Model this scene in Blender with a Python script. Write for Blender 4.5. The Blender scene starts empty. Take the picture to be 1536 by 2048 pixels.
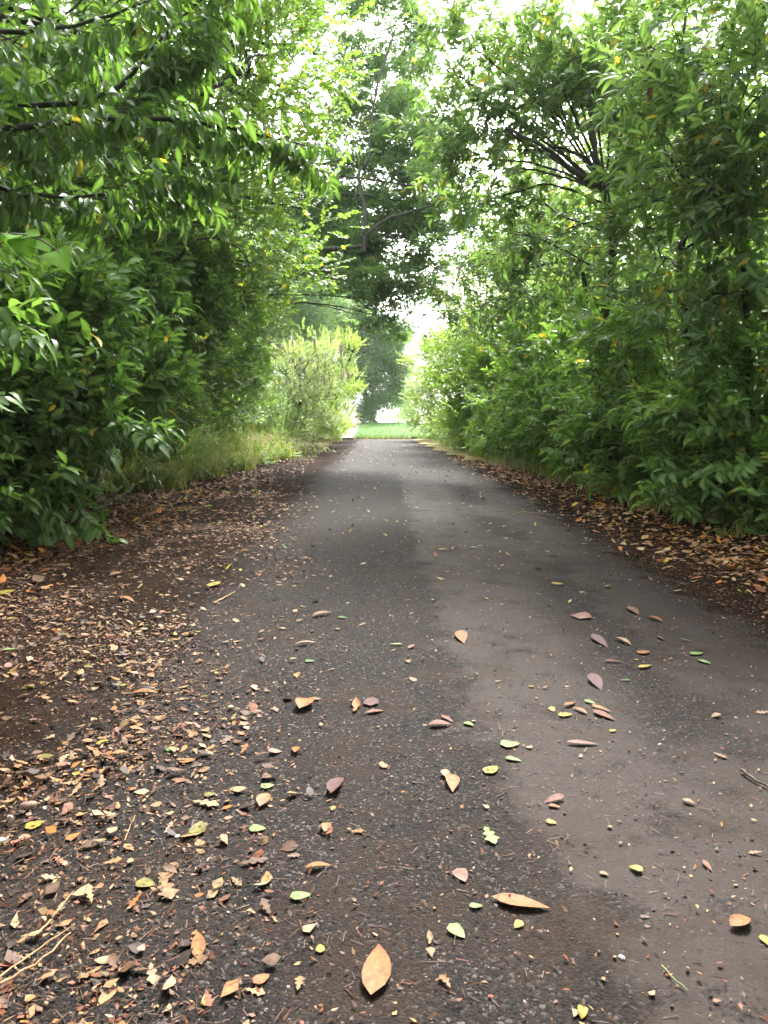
import bpy, math, random
import numpy as np
from mathutils import Vector, Matrix, Euler

S = bpy.context.scene
COL = S.collection
R = math.radians
rnd = random.Random(7)
rng = np.random.default_rng(11)

# ------------------------------------------------------------------ camera, sky, sun, exposure
CAMH, PITCH, FPX = 1.35, R(7.37), 1500.0
cam_d = bpy.data.cameras.new('camera')
cam_d.sensor_fit = 'VERTICAL'
cam_d.sensor_height = 36.0
cam_d.sensor_width = 27.0
cam_d.lens = 36.0 * FPX / 2048.0
cam_d.clip_start = 0.05
cam_d.clip_end = 3000
cam = bpy.data.objects.new('camera', cam_d)
cam.location = (0, 0, CAMH)
cam.rotation_euler = (R(90) - PITCH, 0, 0)
COL.objects.link(cam)
S.camera = cam

SUN_EL, SUN_AZ = R(50), R(18)          # azimuth measured from +Y towards +X (ahead, a little to the right)
world = bpy.data.worlds.new('World')
S.world = world
world.use_nodes = True
wn, wl = world.node_tree.nodes, world.node_tree.links
wn.clear()
sky = wn.new('ShaderNodeTexSky')
sky.sky_type = 'NISHITA'
sky.sun_disc = False
sky.sun_elevation = SUN_EL
sky.sun_rotation = SUN_AZ
sky.air_density = 1.0
sky.dust_density = 4.0
sky.ozone_density = 1.0
cloud = wn.new('ShaderNodeHueSaturation')   # thin even cloud: the blue is washed out of the sky
cloud.inputs['Saturation'].default_value = 0.16
cloud.inputs['Value'].default_value = 1.3
bg = wn.new('ShaderNodeBackground')
bg.inputs['Strength'].default_value = 0.15
wo = wn.new('ShaderNodeOutputWorld')
wl.new(sky.outputs[0], cloud.inputs['Color'])
wl.new(cloud.outputs[0], bg.inputs['Color'])
wl.new(bg.outputs[0], wo.inputs['Surface'])

sun_d = bpy.data.lights.new('sun', 'SUN')
sun_d.energy = 1.5
sun_d.angle = R(14)
sun_d.color = (1.0, 0.955, 0.88)
sun = bpy.data.objects.new('sun', sun_d)
sdir = Vector((math.sin(SUN_AZ) * math.cos(SUN_EL), math.cos(SUN_AZ) * math.cos(SUN_EL), math.sin(SUN_EL)))
sun.rotation_euler = sdir.to_track_quat('Z', 'Y').to_euler()
COL.objects.link(sun)

S.view_settings.view_transform = 'Standard'
S.view_settings.look = 'None'
S.view_settings.gamma = 1
S.view_settings.use_curve_mapping = False
S.view_settings.exposure = 2.95
S.render.engine = 'CYCLES'
cy = S.cycles
cy.max_bounces = 8
cy.diffuse_bounces = 4
cy.glossy_bounces = 2
cy.transmission_bounces = 4
cy.transparent_max_bounces = 4
cy.volume_bounces = 0
cy.caustics_reflective = False
cy.caustics_refractive = False
cy.sample_clamp_indirect = 6
cy.use_denoising = True

# ------------------------------------------------------------------ where a point of the place lies
FW = np.array((0, math.cos(PITCH), -math.sin(PITCH)))
UPV = np.array((0, math.sin(PITCH), math.cos(PITCH)))
def P(px, py, d):
    """the point of the place at distance d (metres north of the standpoint) on a line of sight"""
    v = FW + UPV * ((1024 - py) / FPX) + np.array(((px - 768) / FPX, 0, 0))
    v = v * (d / v[1])
    return Vector((v[0], v[1], v[2] + CAMH))
def G(px, py):
    v = FW + UPV * ((1024 - py) / FPX) + np.array(((px - 768) / FPX, 0, 0))
    t = CAMH / -v[2]
    return Vector((v[0] * t, v[1] * t, 0))

# ------------------------------------------------------------------ bookkeeping helpers
def tag(o, label=None, cat=None, group=None, kind=None):
    if label: o['label'] = label
    if cat: o['category'] = cat
    if group: o['group'] = group
    if kind: o['kind'] = kind
    return o

def empty(name, loc):
    o = bpy.data.objects.new(name, None)
    o.empty_display_size = 0.2
    o.location = loc
    COL.objects.link(o)
    return o

def link(name, me, parent=None, loc=(0, 0, 0)):
    o = bpy.data.objects.new(name, me)
    COL.objects.link(o)
    o.location = loc
    if parent: o.parent = parent
    return o

def mesh_np(name, V, F, mat=None, cols=None, smooth=True):
    """V (n,3); F (m,k) with k = 3 or 4; cols (n,3) point colours"""
    me = bpy.data.meshes.new(name)
    V = np.asarray(V, dtype=np.float32); F = np.asarray(F, dtype=np.int32)
    me.vertices.add(len(V)); me.vertices.foreach_set('co', V.ravel())
    k = F.shape[1]
    me.loops.add(F.size); me.loops.foreach_set('vertex_index', F.ravel())
    me.polygons.add(len(F))
    me.polygons.foreach_set('loop_start', np.arange(0, F.size, k, dtype=np.int32))
    me.polygons.foreach_set('loop_total', np.full(len(F), k, dtype=np.int32))
    if smooth: me.polygons.foreach_set('use_smooth', np.ones(len(F), dtype=bool))
    me.update(calc_edges=True)
    if cols is not None:
        a = me.color_attributes.new('col', 'FLOAT_COLOR', 'POINT')
        c4 = np.ones((len(V), 4), dtype=np.float32); c4[:, :3] = cols
        a.data.foreach_set('color', c4.ravel())
    if mat: me.materials.append(mat)
    return me

# ------------------------------------------------------------------ materials
def new_mat(name):
    m = bpy.data.materials.new(name); m.use_nodes = True
    n = m.node_tree.nodes; n.clear()
    out = n.new('ShaderNodeOutputMaterial')
    return m, n, m.node_tree.links, out

def mathn(n, l, op, a, b=None, c=None, clamp=False):
    x = n.new('ShaderNodeMath'); x.operation = op; x.use_clamp = clamp
    for i, v in enumerate((a, b, c)):
        if v is None: continue
        if isinstance(v, (int, float)): x.inputs[i].default_value = v
        else: l.new(v, x.inputs[i])
    return x.outputs[0]

def mixc(n, l, fac, a, b, blend='MIX'):
    x = n.new('ShaderNodeMix'); x.data_type = 'RGBA'; x.blend_type = blend
    for s, v in ((x.inputs[0], fac), (x.inputs[6], a), (x.inputs[7], b)):
        if isinstance(v, (int, float)): s.default_value = v
        elif isinstance(v, tuple): s.default_value = (*v, 1)
        else: l.new(v, s)
    return x.outputs[2]

def ramp(n, l, src, stops):
    r = n.new('ShaderNodeValToRGB')
    e = r.color_ramp.elements
    while len(e) < len(stops): e.new(0.5)
    for i, (p, c) in enumerate(stops):
        e[i].position = p; e[i].color = (*c, 1) if isinstance(c, tuple) else (c, c, c, 1)
    l.new(src, r.inputs[0])
    return r.outputs[0]

def leaf_mat(name, dark, light, yellow=0.0, rough=0.4, trans=0.35, tcol=None, spec=0.5, odd=(0.45, 0.30, 0.03)):
    m, n, l, out = new_mat(name)
    oi = n.new('ShaderNodeObjectInfo')
    at = n.new('ShaderNodeAttribute'); at.attribute_name = 'col'
    sep = n.new('ShaderNodeSeparateColor'); l.new(at.outputs['Color'], sep.inputs[0])
    k = mathn(n, l, 'FRACT', mathn(n, l, 'ADD', oi.outputs['Random'], sep.outputs[0]))
    base = ramp(n, l, k, [(0, dark), (0.55, tuple((a + b) / 2 for a, b in zip(dark, light))), (1, light)])
    if yellow > 0:
        k2 = mathn(n, l, 'FRACT', mathn(n, l, 'ADD', mathn(n, l, 'MULTIPLY', oi.outputs['Random'], 7.13), sep.outputs[1]))
        base = mixc(n, l, mathn(n, l, 'LESS_THAN', k2, yellow), base, odd)
    # blade: paler midrib
    base = mixc(n, l, mathn(n, l, 'MULTIPLY', sep.outputs[2], 0.35), base, tuple(min(1, c * 2.2 + 0.03) for c in light))
    p = n.new('ShaderNodeBsdfPrincipled')
    l.new(base, p.inputs['Base Color'])
    p.inputs['Roughness'].default_value = rough
    p.inputs['Specular IOR Level'].default_value = spec
    t = n.new('ShaderNodeBsdfTranslucent')
    l.new(mixc(n, l, 1.0, base, tcol or (1.6, 1.65, 0.85), 'MULTIPLY'), t.inputs['Color'])
    mx = n.new('ShaderNodeMixShader'); mx.inputs[0].default_value = trans
    l.new(p.outputs[0], mx.inputs[1]); l.new(t.outputs[0], mx.inputs[2]); l.new(mx.outputs[0], out.inputs['Surface'])
    return m

def plain_leaf_mat(name, rough=0.62, trans=0.04):
    """colour comes per leaf from the 'col' attribute, with blotches and veins"""
    m, n, l, out = new_mat(name)
    at = n.new('ShaderNodeAttribute'); at.attribute_name = 'col'
    ge = n.new('ShaderNodeNewGeometry')
    no = n.new('ShaderNodeTexNoise'); no.inputs['Scale'].default_value = 55; no.inputs['Detail'].default_value = 4
    l.new(ge.outputs['Position'], no.inputs['Vector'])
    v = ramp(n, l, no.outputs[0], [(0.3, 0.55), (0.55, 1.0), (0.75, 1.25)])
    base = mixc(n, l, 1.0, at.outputs['Color'], v, 'MULTIPLY')
    n2 = n.new('ShaderNodeTexNoise'); n2.inputs['Scale'].default_value = 210; n2.inputs['Detail'].default_value = 3
    l.new(ge.outputs['Position'], n2.inputs['Vector'])
    base = mixc(n, l, ramp(n, l, n2.outputs[0], [(0.62, 0.0), (0.70, 0.75)]), base, (0.045, 0.02, 0.01))
    p = n.new('ShaderNodeBsdfPrincipled')
    l.new(base, p.inputs['Base Color']); p.inputs['Roughness'].default_value = rough; p.inputs['Specular IOR Level'].default_value = 0.25
    t = n.new('ShaderNodeBsdfTranslucent'); l.new(base, t.inputs['Color'])
    mx = n.new('ShaderNodeMixShader'); mx.inputs[0].default_value = trans
    l.new(p.outputs[0], mx.inputs[1]); l.new(t.outputs[0], mx.inputs[2]); l.new(mx.outputs[0], out.inputs['Surface'])
    return m

def bark_mat(name, a, b, scale=14):
    m, n, l, out = new_mat(name)
    tc = n.new('ShaderNodeTexCoord')
    mp = n.new('ShaderNodeMapping'); mp.inputs['Scale'].default_value = (1, 1, 0.25)
    l.new(tc.outputs['Object'], mp.inputs[0])
    no = n.new('ShaderNodeTexNoise'); no.inputs['Scale'].default_value = scale; no.inputs['Detail'].default_value = 8
    l.new(mp.outputs[0], no.inputs['Vector'])
    no2 = n.new('ShaderNodeTexNoise'); no2.inputs['Scale'].default_value = 2.2; l.new(tc.outputs['Object'], no2.inputs['Vector'])
    base = ramp(n, l, no.outputs[0], [(0.3, a), (0.7, b)])
    base = mixc(n, l, ramp(n, l, no2.outputs[0], [(0.5, 0.0), (0.7, 0.6)]), base, (0.05, 0.075, 0.03))
    p = n.new('ShaderNodeBsdfPrincipled'); l.new(base, p.inputs['Base Color']); p.inputs['Roughness'].default_value = 0.85
    bu = n.new('ShaderNodeBump'); bu.inputs['Strength'].default_value = 0.7; bu.inputs['Distance'].default_value = 0.02
    l.new(no.outputs[0], bu.inputs['Height']); l.new(bu.outputs[0], p.inputs['Normal'])
    l.new(p.outputs[0], out.inputs['Surface'])
    return m

def flat_mat(name, col, rough=0.6, metal=0.0, spec=0.5):
    m, n, l, out = new_mat(name)
    ge = n.new('ShaderNodeNewGeometry')
    no = n.new('ShaderNodeTexNoise'); no.inputs['Scale'].default_value = 9; no.inputs['Detail'].default_value = 5
    l.new(ge.outputs['Position'], no.inputs['Vector'])
    base = mixc(n, l, 1.0, col, ramp(n, l, no.outputs[0], [(0.3, 0.82), (0.7, 1.12)]), 'MULTIPLY')
    p = n.new('ShaderNodeBsdfPrincipled'); l.new(base, p.inputs['Base Color'])
    p.inputs['Roughness'].default_value = rough; p.inputs['Metallic'].default_value = metal
    p.inputs['Specular IOR Level'].default_value = spec
    l.new(p.outputs[0], out.inputs['Surface'])
    return m

M = {}
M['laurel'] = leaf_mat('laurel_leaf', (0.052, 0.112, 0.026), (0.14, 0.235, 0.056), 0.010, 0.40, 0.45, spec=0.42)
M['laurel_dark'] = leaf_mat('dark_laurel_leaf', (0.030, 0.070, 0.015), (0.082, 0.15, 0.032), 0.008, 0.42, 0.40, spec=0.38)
M['laurel_lit'] = leaf_mat('lit_laurel_leaf', (0.085, 0.155, 0.032), (0.19, 0.285, 0.065), 0.015, 0.4, 0.45)  # lit copy of the laurel leaf: brighter light put into its colour
M['laurel_tree'] = leaf_mat('laurel_tree_leaf', (0.046, 0.092, 0.032), (0.11, 0.178, 0.055), 0.02, 0.42, 0.46, spec=0.42)
M['hazel'] = leaf_mat('hazel_leaf', (0.058, 0.12, 0.024), (0.132, 0.21, 0.046), 0.03, 0.5, 0.45, odd=(0.42, 0.36, 0.04))
M['oak'] = leaf_mat('oak_leaf', (0.05, 0.10, 0.042), (0.11, 0.18, 0.065), 0.004, 0.5, 0.42)
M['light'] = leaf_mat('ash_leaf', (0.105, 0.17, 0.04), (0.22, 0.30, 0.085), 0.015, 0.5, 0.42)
M['far_dark'] = leaf_mat('lime_leaf', (0.05, 0.10, 0.038), (0.10, 0.17, 0.05), 0.0, 0.55, 0.3)
M['far_mid'] = leaf_mat('woodland_leaf', (0.065, 0.12, 0.035), (0.14, 0.21, 0.062), 0.01, 0.55, 0.42)
M['grey_green'] = leaf_mat('buddleia_leaf', (0.10, 0.155, 0.062), (0.24, 0.29, 0.14), 0.02, 0.6, 0.4, tcol=(1.4, 1.45, 0.9))
M['bramble'] = leaf_mat('bramble_leaf', (0.055, 0.115, 0.026), (0.14, 0.21, 0.05), 0.03, 0.5, 0.35)
M['flower'] = flat_mat('dry_flower_spike', (0.45, 0.34, 0.27), 0.8)
M['grass'] = leaf_mat('grass_blade', (0.07, 0.12, 0.022), (0.22, 0.25, 0.07), 0.16, 0.5, 0.35, odd=(0.40, 0.31, 0.12))
M['dry_grass'] = leaf_mat('dry_grass_blade', (0.15, 0.19, 0.07), (0.34, 0.33, 0.16), 0.3, 0.6, 0.3, odd=(0.42, 0.33, 0.19), tcol=(1.3, 1.3, 0.9))
M['lawn_blade'] = leaf_mat('lawn_blade', (0.06, 0.14, 0.022), (0.105, 0.20, 0.038), 0.0, 0.6, 0.25, tcol=(1.0, 1.2, 0.8))
M['litter'] = plain_leaf_mat('fallen_leaf')
M['stone'] = plain_leaf_mat('stone_chip', 0.6, 0.0)
M['bark_dark'] = bark_mat('dark_bark', (0.014, 0.012, 0.009), (0.042, 0.036, 0.026))
M['bark_pale'] = bark_mat('pale_bark', (0.13, 0.12, 0.10), (0.32, 0.30, 0.26), 7)
M['bark_oak'] = bark_mat('oak_bark', (0.018, 0.018, 0.014), (0.06, 0.055, 0.042))
M['stick'] = bark_mat('stick_bark', (0.16, 0.09, 0.04), (0.38, 0.22, 0.11), 30)
M['stick_dark'] = bark_mat('dark_stick_bark', (0.035, 0.024, 0.018), (0.10, 0.07, 0.05), 30)
M['stalk'] = flat_mat('green_stalk', (0.13, 0.2, 0.05), 0.6)

# ------------------------------------------------------------------ leaf shapes
def leaf_shape(L, W, n=4, kind='ellipse', fold=0.25, curl=0.15, twist=0.0, side=0.0, stalk=True):
    """leaf from its base at the origin along +Y, face up +Z. returns V, F(quads), rib(0..1 per vertex)"""
    V, F, rib = [], [], []
    for i in range(n + 1):
        t = i / n
        if kind == 'ellipse': w = math.sin(math.pi * min(1, t ** 0.85)) ** 0.8
        elif kind == 'lance': w = math.sin(math.pi * t ** 0.75) ** 0.9
        elif kind == 'ovate': w = (math.sin(math.pi * t ** 0.62) ** 0.65)
        elif kind == 'oak':
            w = (0.25 + 0.75 * t ** 0.8) * (math.sin(math.pi * min(1, t ** 1.15 * 0.99)) ** 0.35) * (0.72 + 0.34 * math.cos(t * 2 * math.pi * 3.5 + 2.6))
        elif kind == 'birch': w = (1 - t) ** 0.8 * min(1, t * 5) * 1.1
        if i in (0, n): w = 0.03 if i == 0 else 0.02
        w *= W / 2
        y = L * t
        z = -curl * L * (t - 0.35) ** 2 + curl * L * 0.12
        x0 = side * L * math.sin(math.pi * t) * 0.5
        a = twist * (t - 0.5)
        for s in (-1, 0, 1):
            xx, zz = s * w, (fold * w if s else 0)
            V.append((x0 + xx * math.cos(a) - zz * math.sin(a), y, z + zz * math.cos(a) + xx * math.sin(a)))
            rib.append(1.0 if s == 0 else 0.0)
        if i:
            b = (i - 1) * 3
            F += [(b, b + 1, b + 4, b + 3), (b + 1, b + 2, b + 5, b + 4)]
    return np.array(V), np.array(F), np.array(rib)

def rot_dir(d, up=Vector((0, 0, 1))):
    """matrix whose Y runs along d and whose Z is as near up as it can be"""
    y = Vector(d).normalized()
    x = y.cross(up)
    if x.length < 1e-4: x = Vector((1, 0, 0))
    x.normalize()
    z = x.cross(y).normalized()
    return Matrix((x, y, z)).transposed()

def assemble(parts):
    """parts: list of (V, F, rib, Matrix3, offset, colour r g) -> V, F, cols"""
    Vs, Fs, Cs, k = [], [], [], 0
    for V, F, rib, m, off, (a, b) in parts:
        m = np.array(m)
        Vs.append(V @ m.T + np.array(off)); Fs.append(F + k); k += len(V)
        c = np.zeros((len(V), 3)); c[:, 0] = a; c[:, 1] = b; c[:, 2] = rib
        Cs.append(c)
    return np.vstack(Vs), np.vstack(Fs), np.vstack(Cs)

def tube_np(pts, rad, seg=5):
    pts = [Vector(p) for p in pts]
    V, F = [], []
    ref = Vector((0.3, 0.2, 1)).normalized()
    for i, p in enumerate(pts):
        d = (pts[min(i + 1, len(pts) - 1)] - pts[max(i - 1, 0)])
        d = d.normalized() if d.length > 1e-6 else Vector((0, 0, 1))
        r0 = ref if abs(d.dot(ref)) < 0.95 else Vector((1, 0, 0))
        x = d.cross(r0).normalized(); y = d.cross(x)
        for s in range(seg):
            a = 2 * math.pi * s / seg
            V.append(p + (x * math.cos(a) + y * math.sin(a)) * rad[i])
    for i in range(len(pts) - 1):
        for s in range(seg):
            a, b = i * seg + s, i * seg + (s + 1) % seg
            F.append((a, b, b + seg, a + seg))
    return np.array([tuple(v) for v in V]), np.array(F)

def smooth_path(pts, sub=4, wob=0.0, r=None):
    r = r or rnd
    pts = [Vector(p) for p in pts]
    q = [pts[0]] + pts + [pts[-1]]
    out = []
    for i in range(1, len(q) - 2):
        for k in range(sub):
            t = k / sub
            p0, p1, p2, p3 = q[i - 1], q[i], q[i + 1], q[i + 2]
            v = 0.5 * ((2 * p1) + (-p0 + p2) * t + (2 * p0 - 5 * p1 + 4 * p2 - p3) * t * t + (-p0 + 3 * p1 - 3 * p2 + p3) * t ** 3)
            if wob and (i > 1 or k): v = v + Vector((r.uniform(-1, 1), r.uniform(-1, 1), r.uniform(-1, 1))) * wob
            out.append(v)
    out.append(pts[-1])
    return out

def tube_mesh(name, pts, r0, r1, mat, seg=8):
    n = len(pts)
    V, F = tube_np(pts, [r0 + (r1 - r0) * (i / (n - 1)) ** 0.8 for i in range(n)], seg)
    return mesh_np(name, V, F, mat)

# ------------------------------------------------------------------ leafy shoots, one set per species
TPL = {}
def species(key, leafs, nshoot, build, mat, dens):
    """leafs: list of leaf shapes; build(rng) -> list of (leaf index, Matrix3, offset), stem points"""
    objs, lists = [], []
    r = random.Random(hash(key) % 1000 if False else sum(map(ord, key)))
    for k in range(nshoot):
        placed, stem = build(r)
        parts = [(*leafs[li], m, off, (r.random(), r.random())) for li, m, off in placed]
        V, F, C = assemble(parts)
        me = mesh_np(key + '_shoot', V, F, mat, C)
        if stem:
            sv, sf = tube_np(stem, [0.004 * (1 - 0.6 * i / len(stem)) for i in range(len(stem))], 3)
            V2 = np.vstack([V, sv]); F2 = np.vstack([F, sf + len(V)])
            C2 = np.vstack([C, np.full((len(sv), 3), 0.1)])
            me = mesh_np(key + '_shoot', V2, F2, mat, C2)
            me.materials.append(M['bark_dark'])
            mi = np.zeros(len(F2), dtype=np.int32); mi[len(F):] = 1
            me.polygons.foreach_set('material_index', mi)
        objs.append(bpy.data.objects.new(key + '_shoot', me))      # source of the crown's leaves, not in the scene itself
        lists.append(placed)
    lm = []
    for lf in leafs:
        V, F, rib = lf
        C = np.zeros((len(V), 3)); C[:, 2] = rib; C[:, 0] = r.random(); C[:, 1] = 0.5
        lm.append(mesh_np(key + '_leaf', V, F, mat, C))
    TPL[key] = dict(objs=objs, lists=lists, leaf_mesh=lm, dens=dens, mat=mat, ng=crown_group(key, objs))

def crown_group(key, objs):
    g = bpy.data.node_groups.new(key + '_crown', 'GeometryNodeTree')
    g.interface.new_socket('Geometry', in_out='INPUT', socket_type='NodeSocketGeometry')
    g.interface.new_socket('Geometry', in_out='OUTPUT', socket_type='NodeSocketGeometry')
    n, l = g.nodes, g.links
    gi, go = n.new('NodeGroupInput'), n.new('NodeGroupOutput')
    jn = n.new('GeometryNodeJoinGeometry')
    for o in reversed(objs):
        oi = n.new('GeometryNodeObjectInfo'); oi.inputs[0].default_value = o
        g2 = n.new('GeometryNodeGeometryToInstance')
        l.new(oi.outputs['Geometry'], g2.inputs[0]); l.new(g2.outputs[0], jn.inputs[0])
    ip = n.new('GeometryNodeInstanceOnPoints')
    l.new(gi.outputs[0], ip.inputs['Points']); l.new(jn.outputs[0], ip.inputs['Instance'])
    ip.inputs['Pick Instance'].default_value = True
    def attr(nm, typ):
        a = n.new('GeometryNodeInputNamedAttribute'); a.data_type = typ; a.inputs[0].default_value = nm
        return a.outputs[0]
    l.new(attr('idx', 'INT'), ip.inputs['Instance Index'])
    l.new(attr('rot', 'FLOAT_VECTOR'), ip.inputs['Rotation'])
    l.new(attr('scl', 'FLOAT'), ip.inputs['Scale'])
    l.new(ip.outputs[0], go.inputs[0])
    return g

def leafy(name, key, sprays, parent, nparts=0, base=Vector((0, 0, 0))):
    """sprays: list of (pos world, Matrix3, scale). the nearest ones are laid out leaf by leaf as parts"""
    T = TPL[key]
    r = random.Random(len(sprays))
    nt = len(T['objs'])
    items = [(p, m, s, r.randrange(nt)) for p, m, s in sprays]
    if nparts:
        def score(it):
            p = it[0]; q = p + it[1] @ Vector((0, 0.2, 0))
            if p.y < 0.4: return 1e9
            u = (p.x / p.y) * FPX; v = ((p.z - CAMH) / p.y) * FPX
            if abs(u) > 760 or v > 830: return 1e9
            return (q - Vector((0, 0, CAMH))).length
        items.sort(key=score)
        cnt = 0
        while items and cnt < nparts and score(items[0]) < 1e8:
            p, m, s, i = items.pop(0)
            for li, lm, off in T['lists'][i]:
                o = bpy.data.objects.new('leaf', T['leaf_mesh'][li]); COL.objects.link(o)
                o.parent = parent
                mm = (m @ Matrix(lm)).to_4x4()
                o.matrix_local = Matrix.Translation(p - base + (m @ Vector(off)) * s) @ mm @ Matrix.Scale(s, 4)
                cnt += 1
                if cnt >= nparts: break
    if not items: return None
    me = bpy.data.meshes.new(name)
    n = len(items)
    me.vertices.add(n)
    me.vertices.foreach_set('co', np.array([tuple(p - base) for p, _, _, _ in items], dtype=np.float32).ravel())
    a = me.attributes.new('rot', 'FLOAT_VECTOR', 'POINT')
    a.data.foreach_set('vector', np.array([tuple(m.to_euler()) for _, m, _, _ in items], dtype=np.float32).ravel())
    a = me.attributes.new('scl', 'FLOAT', 'POINT'); a.data.foreach_set('value', np.array([s for _, _, s, _ in items], dtype=np.float32))
    a = me.attributes.new('idx', 'INT', 'POINT'); a.data.foreach_set('value', np.array([i for _, _, _, i in items], dtype=np.int32))
    me.materials.append(T['mat'])
    o = link(name, me, parent)
    o['kind'] = 'stuff'
    md = o.modifiers.new('leaves', 'NODES'); md.node_group = T['ng']
    return o

def R3(x, y, z): return Euler((x, y, z)).to_matrix()

def laurel_shoot(L=0.13, n=11, droop=0.0, flat=False):
    def b(r):
        out = []; ln = 0.30 * L / 0.13
        stem = [Vector((0, ln * t, 0.03 * t * t)) for t in (0, 0.33, 0.66, 1)]
        for i in range(n):
            t = 0.12 + 0.88 * i / (n - 1)
            p = Vector((0, ln * t, 0.03 * t * t))
            side = 1 if i % 2 else -1
            ang = R(r.uniform(28, 88)) * (1 - 0.5 * t)
            if flat: tilt = r.uniform(-0.2, 0.3)
            else: tilt = r.uniform(-0.45, 0.95) - droop * r.uniform(0.7, 1.5)
            az = side * ang if not flat else side * ang
            d = Vector((-math.sin(az), math.cos(az), 0))
            d = Vector((d.x * math.cos(tilt), d.y * math.cos(tilt), math.sin(tilt)))
            m = rot_dir(d, Vector((r.uniform(-.9, .9), r.uniform(-.9, .9), 1)))
            sc = r.uniform(0.62, 1.12); p = p + Vector((r.uniform(-.02, .02), r.uniform(-.02, .02), r.uniform(-.015, .015)))
            out.append((r.randrange(4), m * sc, p))
        return out, stem
    return b

lf = [leaf_shape(0.18, 0.070, 4, 'ellipse', 0.28, c, tw, sd) for c, tw, sd in ((0.35, 0.3, 0.05), (0.6, -0.3, -0.06), (0.15, 0.1, 0), (0.8, 0.4, 0.08))]
lf2 = [leaf_shape(0.165, 0.052, 5, 'lance', 0.3, c, tw, sd) for c, tw, sd in ((0.35, 0.3, 0.05), (0.6, -0.3, -0.06), (0.15, 0.1, 0), (0.8, 0.4, 0.08))]
species('laurel', lf, 5, laurel_shoot(), M['laurel'], 190)
species('laurel_dark', lf, 5, laurel_shoot(droop=0.4), M['laurel_dark'], 210)
species('laurel_lit', lf, 5, laurel_shoot(), M['laurel_lit'], 180)
species('laurel_tree', lf2, 5, laurel_shoot(0.14, 12, 0.35), M['laurel_tree'], 140)
species('laurel_droop', lf2, 4, laurel_shoot(0.15, 13, 1.0), M['laurel_dark'], 110)

def flat_shoot(ln, n, lo=40, hi=70, tilt=0.3, nl=4, back=0.0):
    def b(r):
        out = []
        stem = [Vector((0.02 * math.sin(t * 3), ln * t, 0)) for t in (0, 0.33, 0.66, 1)]
        for i in range(n):
            t = 0.1 + 0.9 * i / (n - 1); side = 1 if i % 2 else -1
            az = side * R(r.uniform(lo, hi)) * (1 - 0.6 * t)
            ti = r.uniform(-tilt, tilt) - back
            d = Vector((-math.sin(az) * math.cos(ti), math.cos(az) * math.cos(ti), math.sin(ti)))
            out.append((r.randrange(nl), rot_dir(d, Vector((r.uniform(-.6, .6), r.uniform(-.6, .6), 1))) * r.uniform(0.7, 1.15),
                        Vector((0.02 * math.sin(t * 3), ln * t, 0))))
        return out, stem
    return b
hz = [leaf_shape(0.085, 0.07, 4, 'ovate', 0.15, c, 0.2, sd) for c, sd in ((0.3, 0.04), (0.6, -0.05), (0.2, 0), (-0.2, 0.06))]
species('hazel', hz, 5, flat_shoot(0.38, 10, back=0.2), M['hazel'], 190)
species('bramble', hz, 4, flat_shoot(0.30, 10, tilt=0.7), M['bramble'], 200)
al = [leaf_shape(0.085, 0.032, 3, 'lance', 0.2, c, 0.3, sd) for c, sd in ((0.3, 0.04), (0.6, -0.05), (0.2, 0), (-0.2, 0.06))]
species('light', al, 5, flat_shoot(0.36, 16, 45, 80, 0.6), M['light'], 210)
species('grey_green', al, 4, flat_shoot(0.42, 18, 25, 55, 0.5), M['grey_green'], 170)

def oak_shoot(r):
    out = []; stem = [Vector((0, 0, 0)), Vector((0, 0.15, 0.01)), Vector((0.03, 0.3, 0))]
    for c in (Vector((0.03, 0.3, 0)), Vector((-0.09, 0.18, 0.02)), Vector((0.1, 0.14, 0))):
        for k in range(6):
            az = k * 1.05 + r.uniform(-.3, .3); ti = r.uniform(-0.3, 0.5)
            d = Vector((math.sin(az) * math.cos(ti), 0.35 + math.cos(az) * math.cos(ti), math.sin(ti)))
            out.append((r.randrange(3), rot_dir(d, Vector((r.uniform(-.5, .5), r.uniform(-.5, .5), 1))) * r.uniform(0.8, 1.2), c))
    return out, stem
ok = [leaf_shape(0.13, 0.085, 8, 'oak', 0.12, c, 0.2, sd) for c, sd in ((0.3, 0.04), (0.6, -0.05), (-0.2, 0))]
species('oak', ok, 5, oak_shoot, M['oak'], 200)

def clump(nl, rad):
    def b(r):
        out = []
        for k in range(nl):
            d = Vector((r.gauss(0, 1), r.gauss(0, 1), r.gauss(0, 0.7))).normalized()
            p = d * rad * r.random() ** 0.5
            dd = d + Vector((r.uniform(-.7, .7), r.uniform(-.7, .7), r.uniform(-.9, .2)))
            out.append((r.randrange(2), rot_dir(dd, Vector((r.uniform(-.7, .7), r.uniform(-.7, .7), 1))) * r.uniform(0.7, 1.3), p))
        return out, None
    return b
fl = [leaf_shape(0.13, 0.085, 2, 'ellipse', 0.2, 0.3), leaf_shape(0.12, 0.07, 2, 'ellipse', 0.3, 0.6)]
species('far_dark', fl, 4, clump(70, 0.55), M['far_dark'], 36)
species('far_mid', fl, 4, clump(60, 0.6), M['far_mid'], 30)

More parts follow.
